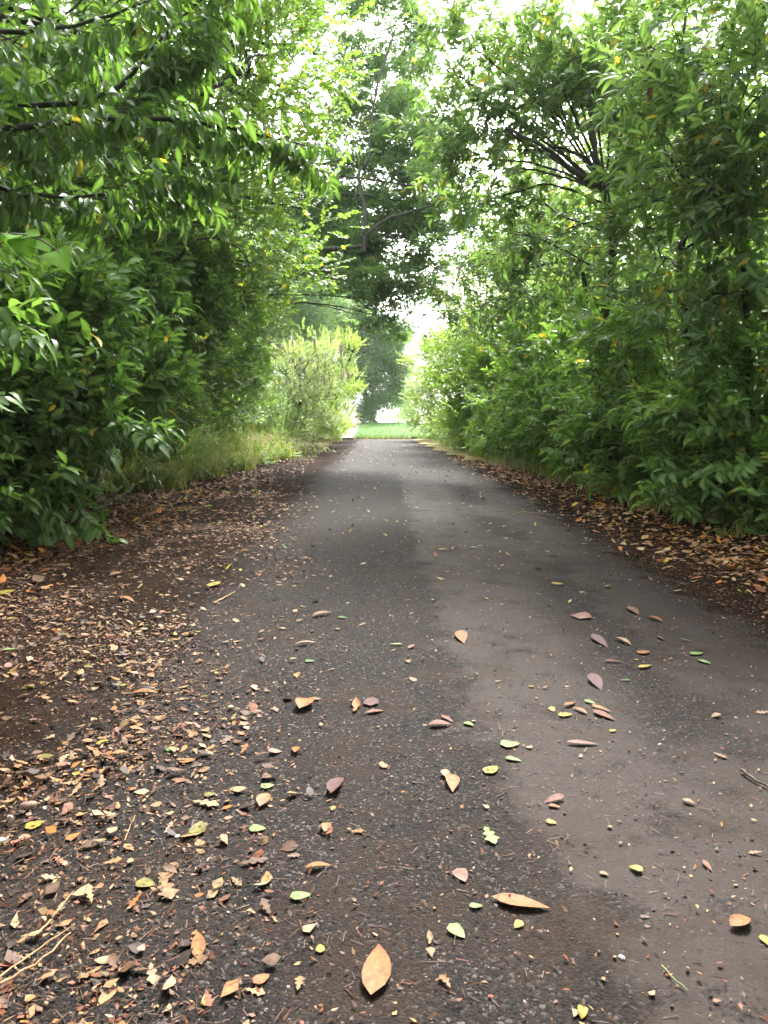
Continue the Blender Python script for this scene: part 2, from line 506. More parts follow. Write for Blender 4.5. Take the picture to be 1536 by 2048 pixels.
# ------------------------------------------------------------------ trees and shrubs
def blob_sprays(c, r, key, seed, dens=1.0, rise=0.5, out=0.8, sq=1.0, clus=None, scl=(0.8, 1.25)):
    """clusters of shoots through a rounded, uneven mass"""
    q = random.Random(seed)
    c = Vector(c)
    n = int(TPL[key]['dens'] * r * r * dens)
    far = key.startswith('far')
    nc = clus or max(6, int(16 * r * r if not far else 5 * r * r))
    cl = []
    for _ in range(nc):
        d = Vector((q.gauss(0, 1), q.gauss(0, 1), q.gauss(0, 1) * sq)).normalized()
        k = r * (0.25 + 0.75 * q.random() ** 0.45) * q.uniform(0.75, 1.18)
        cl.append((c + Vector((d.x, d.y, d.z * sq)) * k, d))
    sp = []
    cr = 0.22 * r ** 0.5 if not far else 0.32 * r ** 0.5
    for i in range(n):
        p0, d = cl[q.randrange(nc)]
        off = Vector((q.gauss(0, 1), q.gauss(0, 1), q.gauss(0, 0.6))) * cr
        p = p0 + off
        if p.z < 0.12: p.z = 0.12 + q.random() * 0.15
        v = d * out + off.normalized() * 0.5 + Vector((0, 0, rise)) + Vector((q.uniform(-.5, .5), q.uniform(-.5, .5), q.uniform(-.4, .4)))
        m = rot_dir(v, Vector((q.uniform(-.4, .4), q.uniform(-.4, .4), 1)))
        sp.append((p, m, q.uniform(*scl)))
    return sp, [p for p, _ in cl]

def plant(name, label, cat, base, key, blobs, trunk=None, group=None, r0=0.07, bark='bark_dark', parts=0, seed=1,
          dens=1.0, rise=0.5, out=0.8, limbs=(), sq=1.0, extra=None, scl=(0.8, 1.25), limb_r=None, twig_every=1, crown='crown'):
    base = Vector(base)
    root = empty(name, base)
    tag(root, label, cat, group)
    q = random.Random(seed * 31 + 5)
    bl = []
    for b in blobs:
        if len(b) == 4: bl.append((P(b[0], b[1], b[2]), b[3]))
        else: bl.append((Vector(b[0]), b[1]))
    cen = sum((c for c, _ in bl), Vector()) / len(bl)
    if trunk is None:
        trunk = [base, base.lerp(cen, 0.35) + Vector((q.uniform(-.2, .2), q.uniform(-.2, .2), 0)), base.lerp(cen, 0.8)]
    tp = smooth_path([base + Vector((0, 0, -0.15))] + [Vector(t) for t in trunk[1:]], 6, r0 * 0.25, q)
    rel = [p - base for p in tp]
    link('trunk', tube_mesh('trunk', rel, r0, r0 * 0.45, M[bark], 10), root)
    sprays = []
    TV, TF, k = [], [], 0
    for i, (c, r) in enumerate(bl):
        j = min(range(len(tp)), key=lambda a: (tp[a] - c).length + (0.6 * max(0, tp[a].z - c.z)))
        a = tp[j]
        mid = a.lerp(c, 0.5) + Vector((q.uniform(-.15, .15), q.uniform(-.15, .15), q.uniform(0, .25))) * (c - a).length * 0.6
        lp = smooth_path([a, mid, c], 5, 0.015, q)
        lr = (limb_r or r0 * 0.42)
        link('limb', tube_mesh('limb', [p - base for p in lp], lr, lr * 0.35, M[bark], 7), root)
        s, cl = blob_sprays(c, r, key, seed * 97 + i, dens, rise, out, sq, scl=scl)
        sprays += s
        for cc in cl[::twig_every]:
            a2 = lp[q.randrange(len(lp) // 2, len(lp))]
            m2 = a2.lerp(cc, 0.5) + Vector((q.uniform(-.1, .1), q.uniform(-.1, .1), q.uniform(-.02, .12)))
            v, f = tube_np([p - base for p in smooth_path([a2, m2, cc], 3, 0.01, q)], [0.011 * (1 - .12 * e) for e in range(7)], 4)
            TV.append(v); TF.append(f + k); k += len(v)
    for L in limbs:
        pts, a, b = L[:3]
        lp = smooth_path(pts, 6, 0.012, q)
        link('limb', tube_mesh('limb', [p - base for p in lp], a, b, M[bark], 8), root)
    if TV:
        o = link('twigs', mesh_np('twigs', np.vstack(TV), np.vstack(TF), M[bark]), root); o['kind'] = 'stuff'
    if extra: sprays += extra
    leafy(crown, key, sprays, root, parts, base)
    return root

def along(pts, key_scale, n, seed, hang=0.2, spread=0.6):
    """shoots on both sides of a branch"""
    q = random.Random(seed); lp = smooth_path(pts, 8)
    out = []
    for i in range(n):
        t = (i + q.random()) / n * (len(lp) - 1.001); j = int(t)
        p = lp[j].lerp(lp[j + 1], t - j)
        d = (lp[j + 1] - lp[j]).normalized()
        side = d.cross(Vector((0, 0, 1))) * (1 if i % 2 else -1)
        v = d * 0.8 + side * q.uniform(0.2, spread) + Vector((0, 0, q.uniform(-hang, 0.25)))
        out.append((p + Vector((q.uniform(-.04, .04), q.uniform(-.04, .04), q.uniform(-.04, .04))), rot_dir(v, Vector((0, 0, 1))), q.uniform(*key_scale)))
    return out

# ------------------------------------------------------------------ the setting: ground, path, verges, far road
def smooth01(t): t = np.clip(t, 0, 1); return t * t * (3 - 2 * t)

def vnoise(x, y, seed=0, oct=4):
    """cheap value noise, numpy, about -1..1"""
    tot = np.zeros_like(x, dtype=float); amp = 1.0; s = 0
    for o in range(oct):
        xi, yi = np.floor(x).astype(np.int64), np.floor(y).astype(np.int64)
        fx, fy = smooth01(x - xi), smooth01(y - yi)
        def h(a, b):
            v = (a * 374761393 + b * 668265263 + (seed + o) * 974634777) & 0xffffffff
            v = ((v ^ (v >> 13)) * 1274126177) & 0xffffffff
            return ((v ^ (v >> 16)) & 0xffff) / 32767.5 - 1
        v = (h(xi, yi) * (1 - fx) + h(xi + 1, yi) * fx) * (1 - fy) + (h(xi, yi + 1) * (1 - fx) + h(xi + 1, yi + 1) * fx) * fy
        tot += v * amp; s += amp; amp *= 0.5; x = x * 2.03; y = y * 2.03
    return tot / s

def path_left(y): return -1.25 - 0.026 * y
def path_right(y): return 2.85 - 0.036 * np.maximum(0, y - 4)
def ground_z(x, y):
    x = np.asarray(x, float); y = np.asarray(y, float)
    dl = smooth01((path_left(y) + 0.25 - x) / 0.9); dr = smooth01((x - path_right(y) + 0.15) / 0.7)
    near = np.clip((60 - y) / 30, 0, 1) * np.clip((y + 20) / 10, 0, 1)
    bump = 0.055 * vnoise(x * 0.9 + 5, y * 0.9, 3) + 0.02 * vnoise(x * 4, y * 4, 5)
    bank = 0.12 * smooth01((-x - 3.4) / 2.5) + 0.12 * smooth01((x - 4.2) / 2.5)
    return (dl + dr) * (0.012 + bump * 0.8 + 0.02) * near + bank * near

def grid_mesh(name, xs, ys, zf, mat):
    X, Y = np.meshgrid(xs, ys)
    Z = zf(X, Y)
    V = np.stack([X, Y, Z], -1).reshape(-1, 3)
    nx, ny = len(xs), len(ys)
    a = (np.arange(ny - 1)[:, None] * nx + np.arange(nx - 1)[None]).ravel()
    return mesh_np(name, V, np.stack([a, a + 1, a + nx + 1, a + nx], 1), mat)

def surface_mat(name):
    """asphalt with brown leaf mould working in from both sides; smoother silt film on the wheel tracks"""
    m, n, l, out = new_mat(name)
    ge = n.new('ShaderNodeNewGeometry')
    sp = n.new('ShaderNodeSeparateXYZ'); l.new(ge.outputs['Position'], sp.inputs[0])
    X, Y = sp.outputs[0], sp.outputs[1]
    def noise(s, d=5, off=0, rough=0.55):
        mp = n.new('ShaderNodeMapping'); mp.inputs['Location'].default_value = (off, off * 1.7, off * .3)
        l.new(ge.outputs['Position'], mp.inputs[0])
        q = n.new('ShaderNodeTexNoise'); q.inputs['Scale'].default_value = s; q.inputs['Detail'].default_value = d; q.inputs['Roughness'].default_value = rough
        l.new(mp.outputs[0], q.inputs['Vector']); return q.outputs[0]
    def sstep(v, a, b):
        r = n.new('ShaderNodeMapRange'); r.interpolation_type = 'SMOOTHSTEP'
        r.inputs[1].default_value = a; r.inputs[2].default_value = b
        r.inputs[3].default_value = 0; r.inputs[4].default_value = 1
        l.new(v, r.inputs[0]); return r.outputs[0]
    n1, n2, n3 = noise(1.1, 6), noise(5, 6, 3), noise(0.5, 4, 9)
    fine = noise(70, 5, 1, 0.7)
    xw = mathn(n, l, 'ADD', X, mathn(n, l, 'MULTIPLY', mathn(n, l, 'SUBTRACT', n1, 0.5), 0.55))
    xw = mathn(n, l, 'ADD', xw, mathn(n, l, 'MULTIPLY', mathn(n, l, 'SUBTRACT', n2, 0.5), 0.55))
    xw = mathn(n, l, 'SUBTRACT', xw, mathn(n, l, 'MULTIPLY', mathn(n, l, 'SUBTRACT', 1, sstep(Y, 1.5, 3.6)), 0.15))
    # aggregate
    vo = n.new('ShaderNodeTexVoronoi'); vo.inputs['Scale'].default_value = 120
    l.new(ge.outputs['Position'], vo.inputs['Vector'])
    sc = n.new('ShaderNodeSeparateColor'); l.new(vo.outputs['Color'], sc.inputs[0])
    chip = ramp(n, l, sc.outputs[0], [(0.0, (0.004, 0.003, 0.0026)), (0.5, (0.0085, 0.0065, 0.0058)), (0.85, (0.015, 0.0115, 0.0102)), (0.95, (0.032, 0.026, 0.023)), (1.0, (0.075, 0.063, 0.055))])
    asph = mixc(n, l, 1.0, chip, ramp(n, l, n2, [(0.3, 0.72), (0.7, 1.25)]), 'MULTIPLY')
    # silt film
    f1 = mathn(n, l, 'MULTIPLY', sstep(xw, 0.28, 0.48), mathn(n, l, 'SUBTRACT', 1, sstep(xw, 0.95, 1.35)))
    f2 = mathn(n, l, 'MULTIPLY', sstep(xw, 1.45, 1.65), mathn(n, l, 'SUBTRACT', 1, sstep(xw, 1.95, 2.3)))
    fm = mathn(n, l, 'ADD', f1, mathn(n, l, 'MULTIPLY', f2, 0.75), clamp=True)
    fm = mathn(n, l, 'MAXIMUM', fm, mathn(n, l, 'MULTIPLY', sstep(xw, 0.35, 0.6), sstep(n3, 0.5, 0.62)))
    fm = mathn(n, l, 'MULTIPLY', fm, mathn(n, l, 'SUBTRACT', 1, sstep(xw, 2.3, 2.7)))
    fmb = mathn(n, l, 'MULTIPLY', fm, sstep(mathn(n, l, 'ADD', mathn(n, l, 'MULTIPLY', n2, 0.7), mathn(n, l, 'MULTIPLY', fine, 0.4)), 0.36, 0.56))
    fmb = mathn(n, l, 'MULTIPLY', fmb, mathn(n, l, 'SUBTRACT', 1, mathn(n, l, 'MULTIPLY', sstep(Y, 13, 18), 0.8)))
    film = mixc(n, l, 1.0, (0.027, 0.0197, 0.0165), ramp(n, l, fine, [(0.25, 0.62), (0.75, 1.35)]), 'MULTIPLY')
    col = mixc(n, l, mathn(n, l, 'MULTIPLY', fmb, 0.85), asph, film)
    # trodden brown crumbs caught between the wheel tracks
    n5 = noise(2.3, 8, 21, 0.68)
    cr = mathn(n, l, 'MULTIPLY', sstep(mathn(n, l, 'ADD', n5, mathn(n, l, 'MULTIPLY', mathn(n, l, 'SUBTRACT', fine, 0.5), 0.5)), 0.50, 0.60), 0.8)
    col = mixc(n, l, cr, col, mixc(n, l, 1.0, (0.013, 0.0078, 0.0050), ramp(n, l, fine, [(0.3, 0.4), (0.7, 2.0)]), 'MULTIPLY'))
    # leaf mould
    hl = mathn(n, l, 'SUBTRACT', 1, sstep(xw, -3.1, -0.05)); hr = sstep(xw, 1.9, 2.9)
    cover = mathn(n, l, 'ADD', mathn(n, l, 'MULTIPLY', mathn(n, l, 'MAXIMUM', hl, hr), 0.75), mathn(n, l, 'MULTIPLY', n2, 0.55))
    cov = sstep(mathn(n, l, 'ADD', cover, mathn(n, l, 'MULTIPLY', fine, 0.25)), 0.56, 0.82)
    mould = ramp(n, l, fine, [(0.3, (0.0035, 0.0023, 0.0017)), (0.5, (0.0115, 0.0068, 0.0045)), (0.72, (0.042, 0.022, 0.012))])
    mould = mixc(n, l, 1.0, mould, ramp(n, l, n1, [(0.3, 0.55), (0.65, 1.2)]), 'MULTIPLY')
    col = mixc(n, l, cov, col, mould)
    p = n.new('ShaderNodeBsdfPrincipled'); l.new(col, p.inputs['Base Color'])
    rg = mathn(n, l, 'SUBTRACT', 0.82, mathn(n, l, 'MULTIPLY', fmb, 0.10))
    rg = mathn(n, l, 'ADD', rg, mathn(n, l, 'MULTIPLY', cov, 0.2)); l.new(rg, p.inputs['Roughness'])
    l.new(mathn(n, l, 'SUBTRACT', 0.12, mathn(n, l, 'MULTIPLY', cov, 0.08)), p.inputs['Specular IOR Level'])
    hgt = mathn(n, l, 'ADD', mathn(n, l, 'MULTIPLY', mathn(n, l, 'SUBTRACT', 1, vo.outputs['Distance']), mathn(n, l, 'SUBTRACT', 1, mathn(n, l, 'MULTIPLY', fmb, 0.7))), mathn(n, l, 'MULTIPLY', fine, 0.8))
    bu = n.new('ShaderNodeBump'); bu.inputs['Strength'].default_value = 0.75; bu.inputs['Distance'].default_value = 0.005
    l.new(hgt, bu.inputs['Height']); l.new(bu.outputs[0], p.inputs['Normal'])
    l.new(p.outputs[0], out.inputs['Surface'])
    return m

def grass_ground_mat(name, a, b, scale=3.0):
    m, n, l, out = new_mat(name)
    ge = n.new('ShaderNodeNewGeometry')
    q = n.new('ShaderNodeTexNoise'); q.inputs['Scale'].default_value = scale; q.inputs['Detail'].default_value = 8; q.inputs['Roughness'].default_value = 0.7
    l.new(ge.outputs['Position'], q.inputs['Vector'])
    p = n.new('ShaderNodeBsdfPrincipled'); l.new(ramp(n, l, q.outputs[0], [(0.3, a), (0.7, b)]), p.inputs['Base Color'])
    p.inputs['Roughness'].default_value = 0.9; p.inputs['Specular IOR Level'].default_value = 0.2
    bu = n.new('ShaderNodeBump'); bu.inputs['Strength'].default_value = 0.6; bu.inputs['Distance'].default_value = 0.03
    l.new(q.outputs[0], bu.inputs['Height']); l.new(bu.outputs[0], p.inputs['Normal'])
    l.new(p.outputs[0], out.inputs['Surface'])
    return m

SURF = surface_mat('weathered_asphalt_and_leaf_mould')
LAWN = grass_ground_mat('lawn', (0.055, 0.13, 0.024), (0.095, 0.18, 0.038))
FIELD = grass_ground_mat('field', (0.10, 0.14, 0.045), (0.2, 0.24, 0.09), 0.3)
DRYV = grass_ground_mat('dry_verge', (0.14, 0.12, 0.045), (0.34, 0.28, 0.13), 4.0)
PALE = grass_ground_mat('pale_concrete', (0.42, 0.40, 0.37), (0.55, 0.53, 0.49), 1.0)
KERBM = grass_ground_mat('kerb_stone', (0.06, 0.055, 0.05), (0.13, 0.12, 0.10), 8.0)

xs = np.concatenate([[-900, -300, -100, -40, -20], np.arange(-12, -6, 0.5), np.arange(-6, 6.01, 0.07), np.arange(6.5, 12.1, 0.5), [20, 40, 100, 300, 900]])
ys = np.concatenate([[-300, -60, -20, -8], np.arange(-4, 14, 0.07), np.arange(14, 60, 0.4), [62, 70, 80, 100, 200, 500, 1500, 2500]])
gr = grid_mesh('ground', xs, ys, lambda X, Y: ground_z(X, Y) - 0.02 * (1 - smooth01((path_left(Y) + 0.2 - X) / 0.5)) * (1 - smooth01((X - path_right(Y) + 0.1) / 0.4)) * (Y < 43) - 0.03 * (Y > 43), None)
gr.materials.append(SURF); gr.materials.append(FIELD)
pc = np.zeros(len(gr.polygons) * 3, dtype=np.float32); gr.polygons.foreach_get('center', pc); pc = pc.reshape(-1, 3)
gr.polygons.foreach_set('material_index', ((pc[:, 1] > 62) | (np.abs(pc[:, 0]) > 19)).astype(np.int32))
tag(link('ground', gr), kind='structure')

# path: the asphalt sheet with a ragged edge
pys = np.arange(-4, 41.8, 0.12); cols_n = 40
PV = []
for y in pys:
    a = path_left(y) + 0.07 * float(vnoise(np.array([y * 1.7]), np.array([3.0]), 8)[0])
    b = float(path_right(y)) + 0.10 * float(vnoise(np.array([y * 1.3]), np.array([9.0]), 9)[0])
    for k in range(cols_n):
        x = a + (b - a) * k / (cols_n - 1)
        PV.append((x, y, 0.006 + 0.012 * math.sin(math.pi * k / (cols_n - 1)) - (0.03 if k in (0, cols_n - 1) else 0)))
aa = (np.arange(len(pys) - 1)[:, None] * cols_n + np.arange(cols_n - 1)[None]).ravel()
tag(link('path', mesh_np('path', PV, np.stack([aa, aa + 1, aa + cols_n + 1, aa + cols_n], 1), SURF)), kind='structure')
def surf_z(x, y):
    z = ground_z(x, y)
    u = np.clip((x - path_left(y)) / (path_right(y) - path_left(y)), 0, 1)
    return np.where((x > path_left(y)) & (x < path_right(y)) & (y < 41.8), np.maximum(z, 0.0065 + 0.012 * np.sin(np.pi * u)), z)

# verges of worn dry grass towards the far end
def strip(name, f0, f1, y0, y1, z, mat, nx=8, ny=60, kind='structure'):
    V = []
    for j in range(ny):
        y = y0 + (y1 - y0) * j / (ny - 1); a, b = f0(y), f1(y)
        for i in range(nx):
            x = a + (b - a) * i / (nx - 1)
            V.append((x, y, float(ground_z(x, y)) + z + 0.01 * float(vnoise(np.array([x * 3.0]), np.array([y * 3.0]), 4)[0])))
    a = (np.arange(ny - 1)[:, None] * nx + np.arange(nx - 1)[None]).ravel()
    return tag(link(name, mesh_np(name, V, np.stack([a, a + 1, a + nx + 1, a + nx], 1), mat)), kind=kind)
strip('grass_verge', lambda y: path_right(y) + 0.05 + 0.15 * math.sin(y * 1.9) + 0.3 * smooth01((30 - y) / 8), lambda y: path_right(y) + 2.4, 22, 41.5, 0.02, DRYV)
strip('grass_verge', lambda y: -6.0, lambda y: path_left(y) - 0.25 + 0.12 * math.sin(y * 2.3) - 1.6 * (1 - smooth01((y - 35.5) / 2)), 35.5, 41.5, 0.02, DRYV)
# side road, kerb, lawn mound, pale road beyond
strip('side_road', lambda y: -60, lambda y: 60, 41.6, 43.0, 0.004, SURF, 3, 3)
kv, kf = [], []
for i in range(60):
    x0 = -1.75 + i * 0.92
    for (x, y, z) in ((x0, 42.6, 0), (x0 + 0.9, 42.6, 0), (x0 + 0.9, 42.6, 0.13), (x0, 42.6, 0.13), (x0, 42.76, 0.13), (x0 + 0.9, 42.76, 0.13)):
        kv.append((x, y, z))
    b = i * 6; kf += [(b, b + 1, b + 2, b + 3), (b + 3, b + 2, b + 5, b + 4)]
tag(link('kerb', mesh_np('kerb', kv, kf, KERBM, smooth=False)), kind='structure')
def mound_z(X, Y):
    t = smooth01((Y - 42.7) / 17) * 0.62
    t = t * (1 - smooth01((Y - 60) / 9)) + 0.12 - 0.25 * smooth01((Y - 62) / 7)
    return t * (1 - 0.35 * smooth01((X - 1) / 6)) + 0.03 * vnoise(X * 0.4, Y * 0.4, 6) * smooth01((Y - 43) / 3) + 0.12 * smooth01((-X - 2.0) / 3)
tag(link('lawn_mound', grid_mesh('lawn_mound', np.linspace(-1.75, 30, 90), np.linspace(42.75, 70, 60), mound_z, LAWN)), kind='structure')
tag(link('footpath', grid_mesh('footpath', np.linspace(-4.4, -1.72, 8), np.linspace(42.0, 75, 30), lambda X, Y: mound_z(X, Y) - 0.03 + 0 * X,
    grass_ground_mat('footpath_tarmac', (0.11, 0.08, 0.075), (0.17, 0.13, 0.12), 2.0))), kind='structure')
tag(link('far_road', grid_mesh('far_road', np.linspace(-120, 120, 20), np.linspace(71, 300, 20), lambda X, Y: 0.05 + 0 * X, PALE)), kind='structure')

# ------------------------------------------------------------------ trees and shrubs, left side
def V3(x, y, z=0.0): return Vector((x, y, z))

# background woodland first: each tree of its own
def wood(x, y, h, r, key, label, seed, bark='bark_oak', dens=1.0, r0=0.16, low=0.35):
    q = random.Random(seed)
    bl = []
    for k in range(5):
        a = k * 2.4 + q.uniform(-.5, .5); rr = r * q.uniform(0.25, 0.55)
        z = h * (low + (1 - low) * (k + 0.3) / 5.2)
        bl.append((Vector((x + math.cos(a) * rr, y + math.sin(a) * rr, z)), r * q.uniform(0.55, 0.8)))
    bl.append((Vector((x, y, h * 0.93)), r * 0.5))
    return plant('woodland_tree', label, 'tree', (x, y, 0), key, bl, group='trees of the wood behind the shrubs', r0=r0, bark=bark,
                 seed=seed, dens=dens, trunk=[V3(x, y), V3(x + q.uniform(-.3, .3), y, h * 0.45), V3(x + q.uniform(-.5, .5), y, h * 0.85)])

WL = [(-9.5, 13, 9, 2.6, 'far_mid'), (-12, 18, 12, 3.4, 'far_dark'), (-8.5, 20, 10, 2.8, 'far_mid'), (-10.5, 26, 13, 3.6, 'far_mid'), (-8.6, 30, 11, 2.8, 'far_mid'),
      (-12, 36, 15, 4.2, 'far_dark'), (-8.6, 42, 13, 3.4, 'far_mid'), (-10, 50, 17, 4.6, 'far_mid'), (-15, 10, 10, 3.2, 'far_dark'), (-7.2, 8.5, 7.5, 2.0, 'far_dark')]
WN = ['mid green woodland tree behind the dark shrubs on the near left', 'dark woodland tree deep behind the left side shrubs', 'woodland tree behind the yellow green hazel on the left',
      'tall light green tree behind the oak limb left of the path', 'light woodland tree behind the pale bush left of the path', 'tall dark tree far back left of the path',
      'tall light tree left of the far end of the path', 'tallest pale tree beyond the left end of the path', 'dark tree at the far left edge behind the laurel', 'dark tree directly behind the nearest left laurel']
WL += [(-5.6, 52, 12, 3.0, 'far_dark')]
WN += ['darker tree left of the low hanging tree at the end of the path']
for i, (x, y, h, r, k) in enumerate(WL):
    wood(x, y, h, r, k, WN[i], 40 + i, low=0.22)
WR = [(8.5, 12, 9, 2.6, 'far_mid'), (11, 17, 12, 3.4, 'far_mid'), (7.6, 18.5, 8.5, 2.2, 'far_mid'), (9.5, 25, 12, 3.4, 'far_mid'), (6.8, 30, 9.5, 2.6, 'far_mid'),
      (8, 39, 10.5, 3.2, 'far_mid'), (14, 12, 11, 3.4, 'far_dark'), (7.6, 8, 8, 2.0, 'far_mid')]
WM = ['green woodland tree behind the near laurels on the right', 'tall woodland tree deep behind the right side laurels', 'woodland tree behind the forked laurel on the right',
      'tall light tree behind the middle of the right hedge', 'light tree behind the far part of the right hedge', 'pale tree behind the right end of the hedge near the lawn',
      'dark tree deep in the wood at the right edge', 'woodland tree behind the nearest laurel on the right']
for i, (x, y, h, r, k) in enumerate(WR):
    wood(x, y, h, r, k, WM[i], 70 + i, bark='bark_pale', low=0.25)

# the avenue goes on behind the standpoint and closes overhead
for i, (x, y, h, r, lab) in enumerate(((-5.6, -2.5, 10, 3.8, 'avenue tree arching over the path just behind the camera, left'), (5.8, -3.5, 10, 3.8, 'avenue tree arching over the path just behind the camera, right'), (-5.5, -9, 11, 4.0, 'second avenue tree behind the camera, left'),
                                      (5.6, -10, 11, 4.0, 'second avenue tree behind the camera, right'), (6.4, 3.0, 10, 3.2, 'avenue tree right of the camera'), (-6.6, 2.2, 10, 3.2, 'avenue tree left of the camera'))):
    q = random.Random(900 + i); s_ = 1 if x > 0 else -1
    plant('avenue_tree', lab, 'tree', (x, y, 0), 'far_dark', [(Vector((x, y, h * .45)), r * .6), (Vector((x, y, h * .7)), r * .75), (Vector((x - s_ * 2.6, y + .5, h * .8)), r * .7), (Vector((x - s_ * (4.4 if y < 1 else 3.2), y - .4, h * .88)), r * (.62 if y < 1 else .4)), (Vector((x + s_ * 1.4, y, 2.2)), 1.6)],
          group='avenue trees round the camera', r0=.2, bark='bark_oak', seed=900 + i, trunk=[V3(x, y), V3(x, y, h * .4), V3(x - s_ * 1.2, y, h * .75)], dens=1.0)
# low growth under the wood that closes the view between the shrubs
for side, lab in ((-1, 'dark low undergrowth under the trees on the left'), (1, 'low undergrowth under the trees on the right')):
    q = random.Random(60 + side); sp_ = []
    for _ in range(1900):
        y = q.uniform(4, 44); off = q.random() ** 1.3 * 5
        x = side * ((5.9 if side > 0 else 5.9) - 0.055 * min(max(y - 8, 0), 33) + off)
        z = 0.1 + q.random() ** 1.2 * (1.6 + 0.35 * off)
        sp_.append((Vector((x, y, z)), rot_dir(Vector((-side * .6 + q.uniform(-.6, .6), q.uniform(-.6, .6), 1))), q.uniform(0.8, 1.4)))
    root = empty('undergrowth', (side * 6, 5, 0)); tag(root, lab, 'undergrowth', kind='stuff')
    leafy('undergrowth_leaves', 'far_dark' if side < 0 else 'far_mid', sp_, root, 0, Vector((side * 6, 5, 0)))

# nearest left laurel, dark
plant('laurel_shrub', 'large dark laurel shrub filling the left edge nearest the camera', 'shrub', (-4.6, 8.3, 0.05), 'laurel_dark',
      [(40, 820, 7.9, 1.15), (150, 720, 8.6, 1.0), (-120, 900, 7.4, 1.2), (40, 945, 8.4, 0.62), (205, 850, 8.6, 0.72), (-60, 650, 7.8, 1.2)],
      parts=240, seed=2, r0=0.09, dens=1.05,
      extra=along([P(120, 880, 7.6), P(220, 850, 7.3), P(300, 868, 7.1)], (0.9, 1.1), 16, 5))
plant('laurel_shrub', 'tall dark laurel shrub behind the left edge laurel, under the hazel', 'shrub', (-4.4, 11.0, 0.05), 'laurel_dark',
      [(260, 740, 10.8, 0.95), (330, 640, 11.4, 1.0), (310, 800, 11.4, 0.55), (180, 620, 10.6, 1.1), (90, 540, 10, 1.2), (235, 890, 10.8, 0.5)], seed=3, r0=0.08, parts=120)
plant('dark_shrub', 'dark leafy shrub left of the path behind the tall grass', 'shrub', (-4.4, 14.6, 0.05), 'bramble',
      [(420, 680, 15.2, 1.15), (390, 770, 15.2, 0.85), (450, 755, 16.2, 0.8), (330, 740, 14.2, 0.9)], seed=4, dens=1.1)
plant('dark_shrub', 'shadowed arching shrub beside the pale flowering bush on the left', 'shrub', (-4.9, 20.5, 0.05), 'oak',
      [(455, 700, 20.5, 1.3), (480, 770, 21, 0.95), (410, 740, 20.5, 1.1), (480, 620, 21, 1.1)], seed=5, dens=1.0)
# laurel tree whose boughs hang over from the upper left
b1 = [P(-420, 330, 5.2), P(0, 262, 5.1), P(300, 238, 5.2), P(480, 262, 5.4), P(610, 292, 5.5)]
b2 = [P(-420, 500, 5.4), P(-20, 402, 5.3), P(200, 392, 5.2), P(370, 368, 5.3)]
b3 = [P(-380, 160, 5.8), P(150, 205, 5.6), P(330, 70, 5.6), P(440, -40, 5.7)]
b4 = [P(-300, 60, 5.0), P(100, 60, 5.2), P(300, 0, 5.3)]
ex = along(b1, (0.8, 1.05), 60, 1, 0.9) + along(b2, (0.8, 1.05), 44, 2, 0.9) + along(b3, (0.8, 1.0), 46, 3, 0.9) + along(b4, (0.8, 1.0), 30, 4, 0.9)
ex += along([P(130, 335, 5.6), P(60, 290, 5.2)], (0.7, 0.9), 10, 6, 0.8) + along([P(200, 250, 5.2), P(300, 150, 5.5), P(380, 110, 5.6)], (0.8, 1), 22, 7, 0.8)
plant('laurel_tree', 'laurel tree with dark drooping boughs hanging over the upper left', 'tree', (-5.2, 5.6, 0.1), 'laurel_droop',
      [(-60, 120, 5.4, 0.75), (120, 60, 6.2, 0.7), (60, 400, 6.4, 0.6), (-200, 350, 5.4, 0.9), (230, 90, 6.4, 0.55)],
      trunk=[V3(-5.2, 5.6), V3(-4.9, 5.6, 1.6), V3(-4.5, 5.5, 3.0), V3(-4.2, 5.6, 4.6)], r0=0.12, seed=6, parts=280, extra=ex, dens=0.9,
      limbs=[(b1, 0.03, 0.006), (b2, 0.02, 0.005), (b3, 0.026, 0.006), (b4, 0.025, 0.006)])
# hazel
plant('hazel_tree', 'tall hazel with bright yellow green leaves left of the path', 'tree', (-4.9, 12.4, 0.05), 'hazel',
      [(500, 150, 11.5, 1.2), (590, 90, 12, 0.95), (380, 60, 11, 1.2), (360, 300, 11.5, 1.25), (480, 400, 12, 1.1), (540, 320, 12.4, 0.7), (200, 200, 11, 1.4), (520, 530, 12.5, 0.85),
       (300, 480, 11.8, 1.1), (430, 580, 12.6, 0.9), (595, 190, 12.6, 0.4), (610, 420, 13, 0.5), (60, 300, 11, 1.4), (450, -60, 11.5, 1.2), (100, 60, 10.5, 1.3), (-50, 500, 11, 1.3), (240, 380, 11, 1.0), (530, 210, 12.5, .8), (600, 10, 12.5, .7), (430, 220, 12, 1.0), (580, 580, 14, .7), (400, 650, 13, .85), (500, 640, 14.5, .8), (450, 520, 12.6, .8), (330, 560, 12.2, .8)],
      trunk=[V3(-4.9, 12.4), V3(-4.5, 12.3, 1.5), V3(-3.9, 12.0, 3.2), V3(-3.0, 11.8, 5.0), V3(-2.4, 11.7, 6.6)], r0=0.10, seed=7, dens=1.05, twig_every=2,
      limbs=[([P(400, 190, 10.6), P(470, 150, 10.6), P(500, 115, 10.6), P(535, 110, 10.8)], 0.03, 0.012),
             ([P(330, 560, 10.8), P(385, 484, 10.8), P(440, 480, 11), P(490, 510, 11.2), P(505, 560, 11.3)], 0.022, 0.008)])
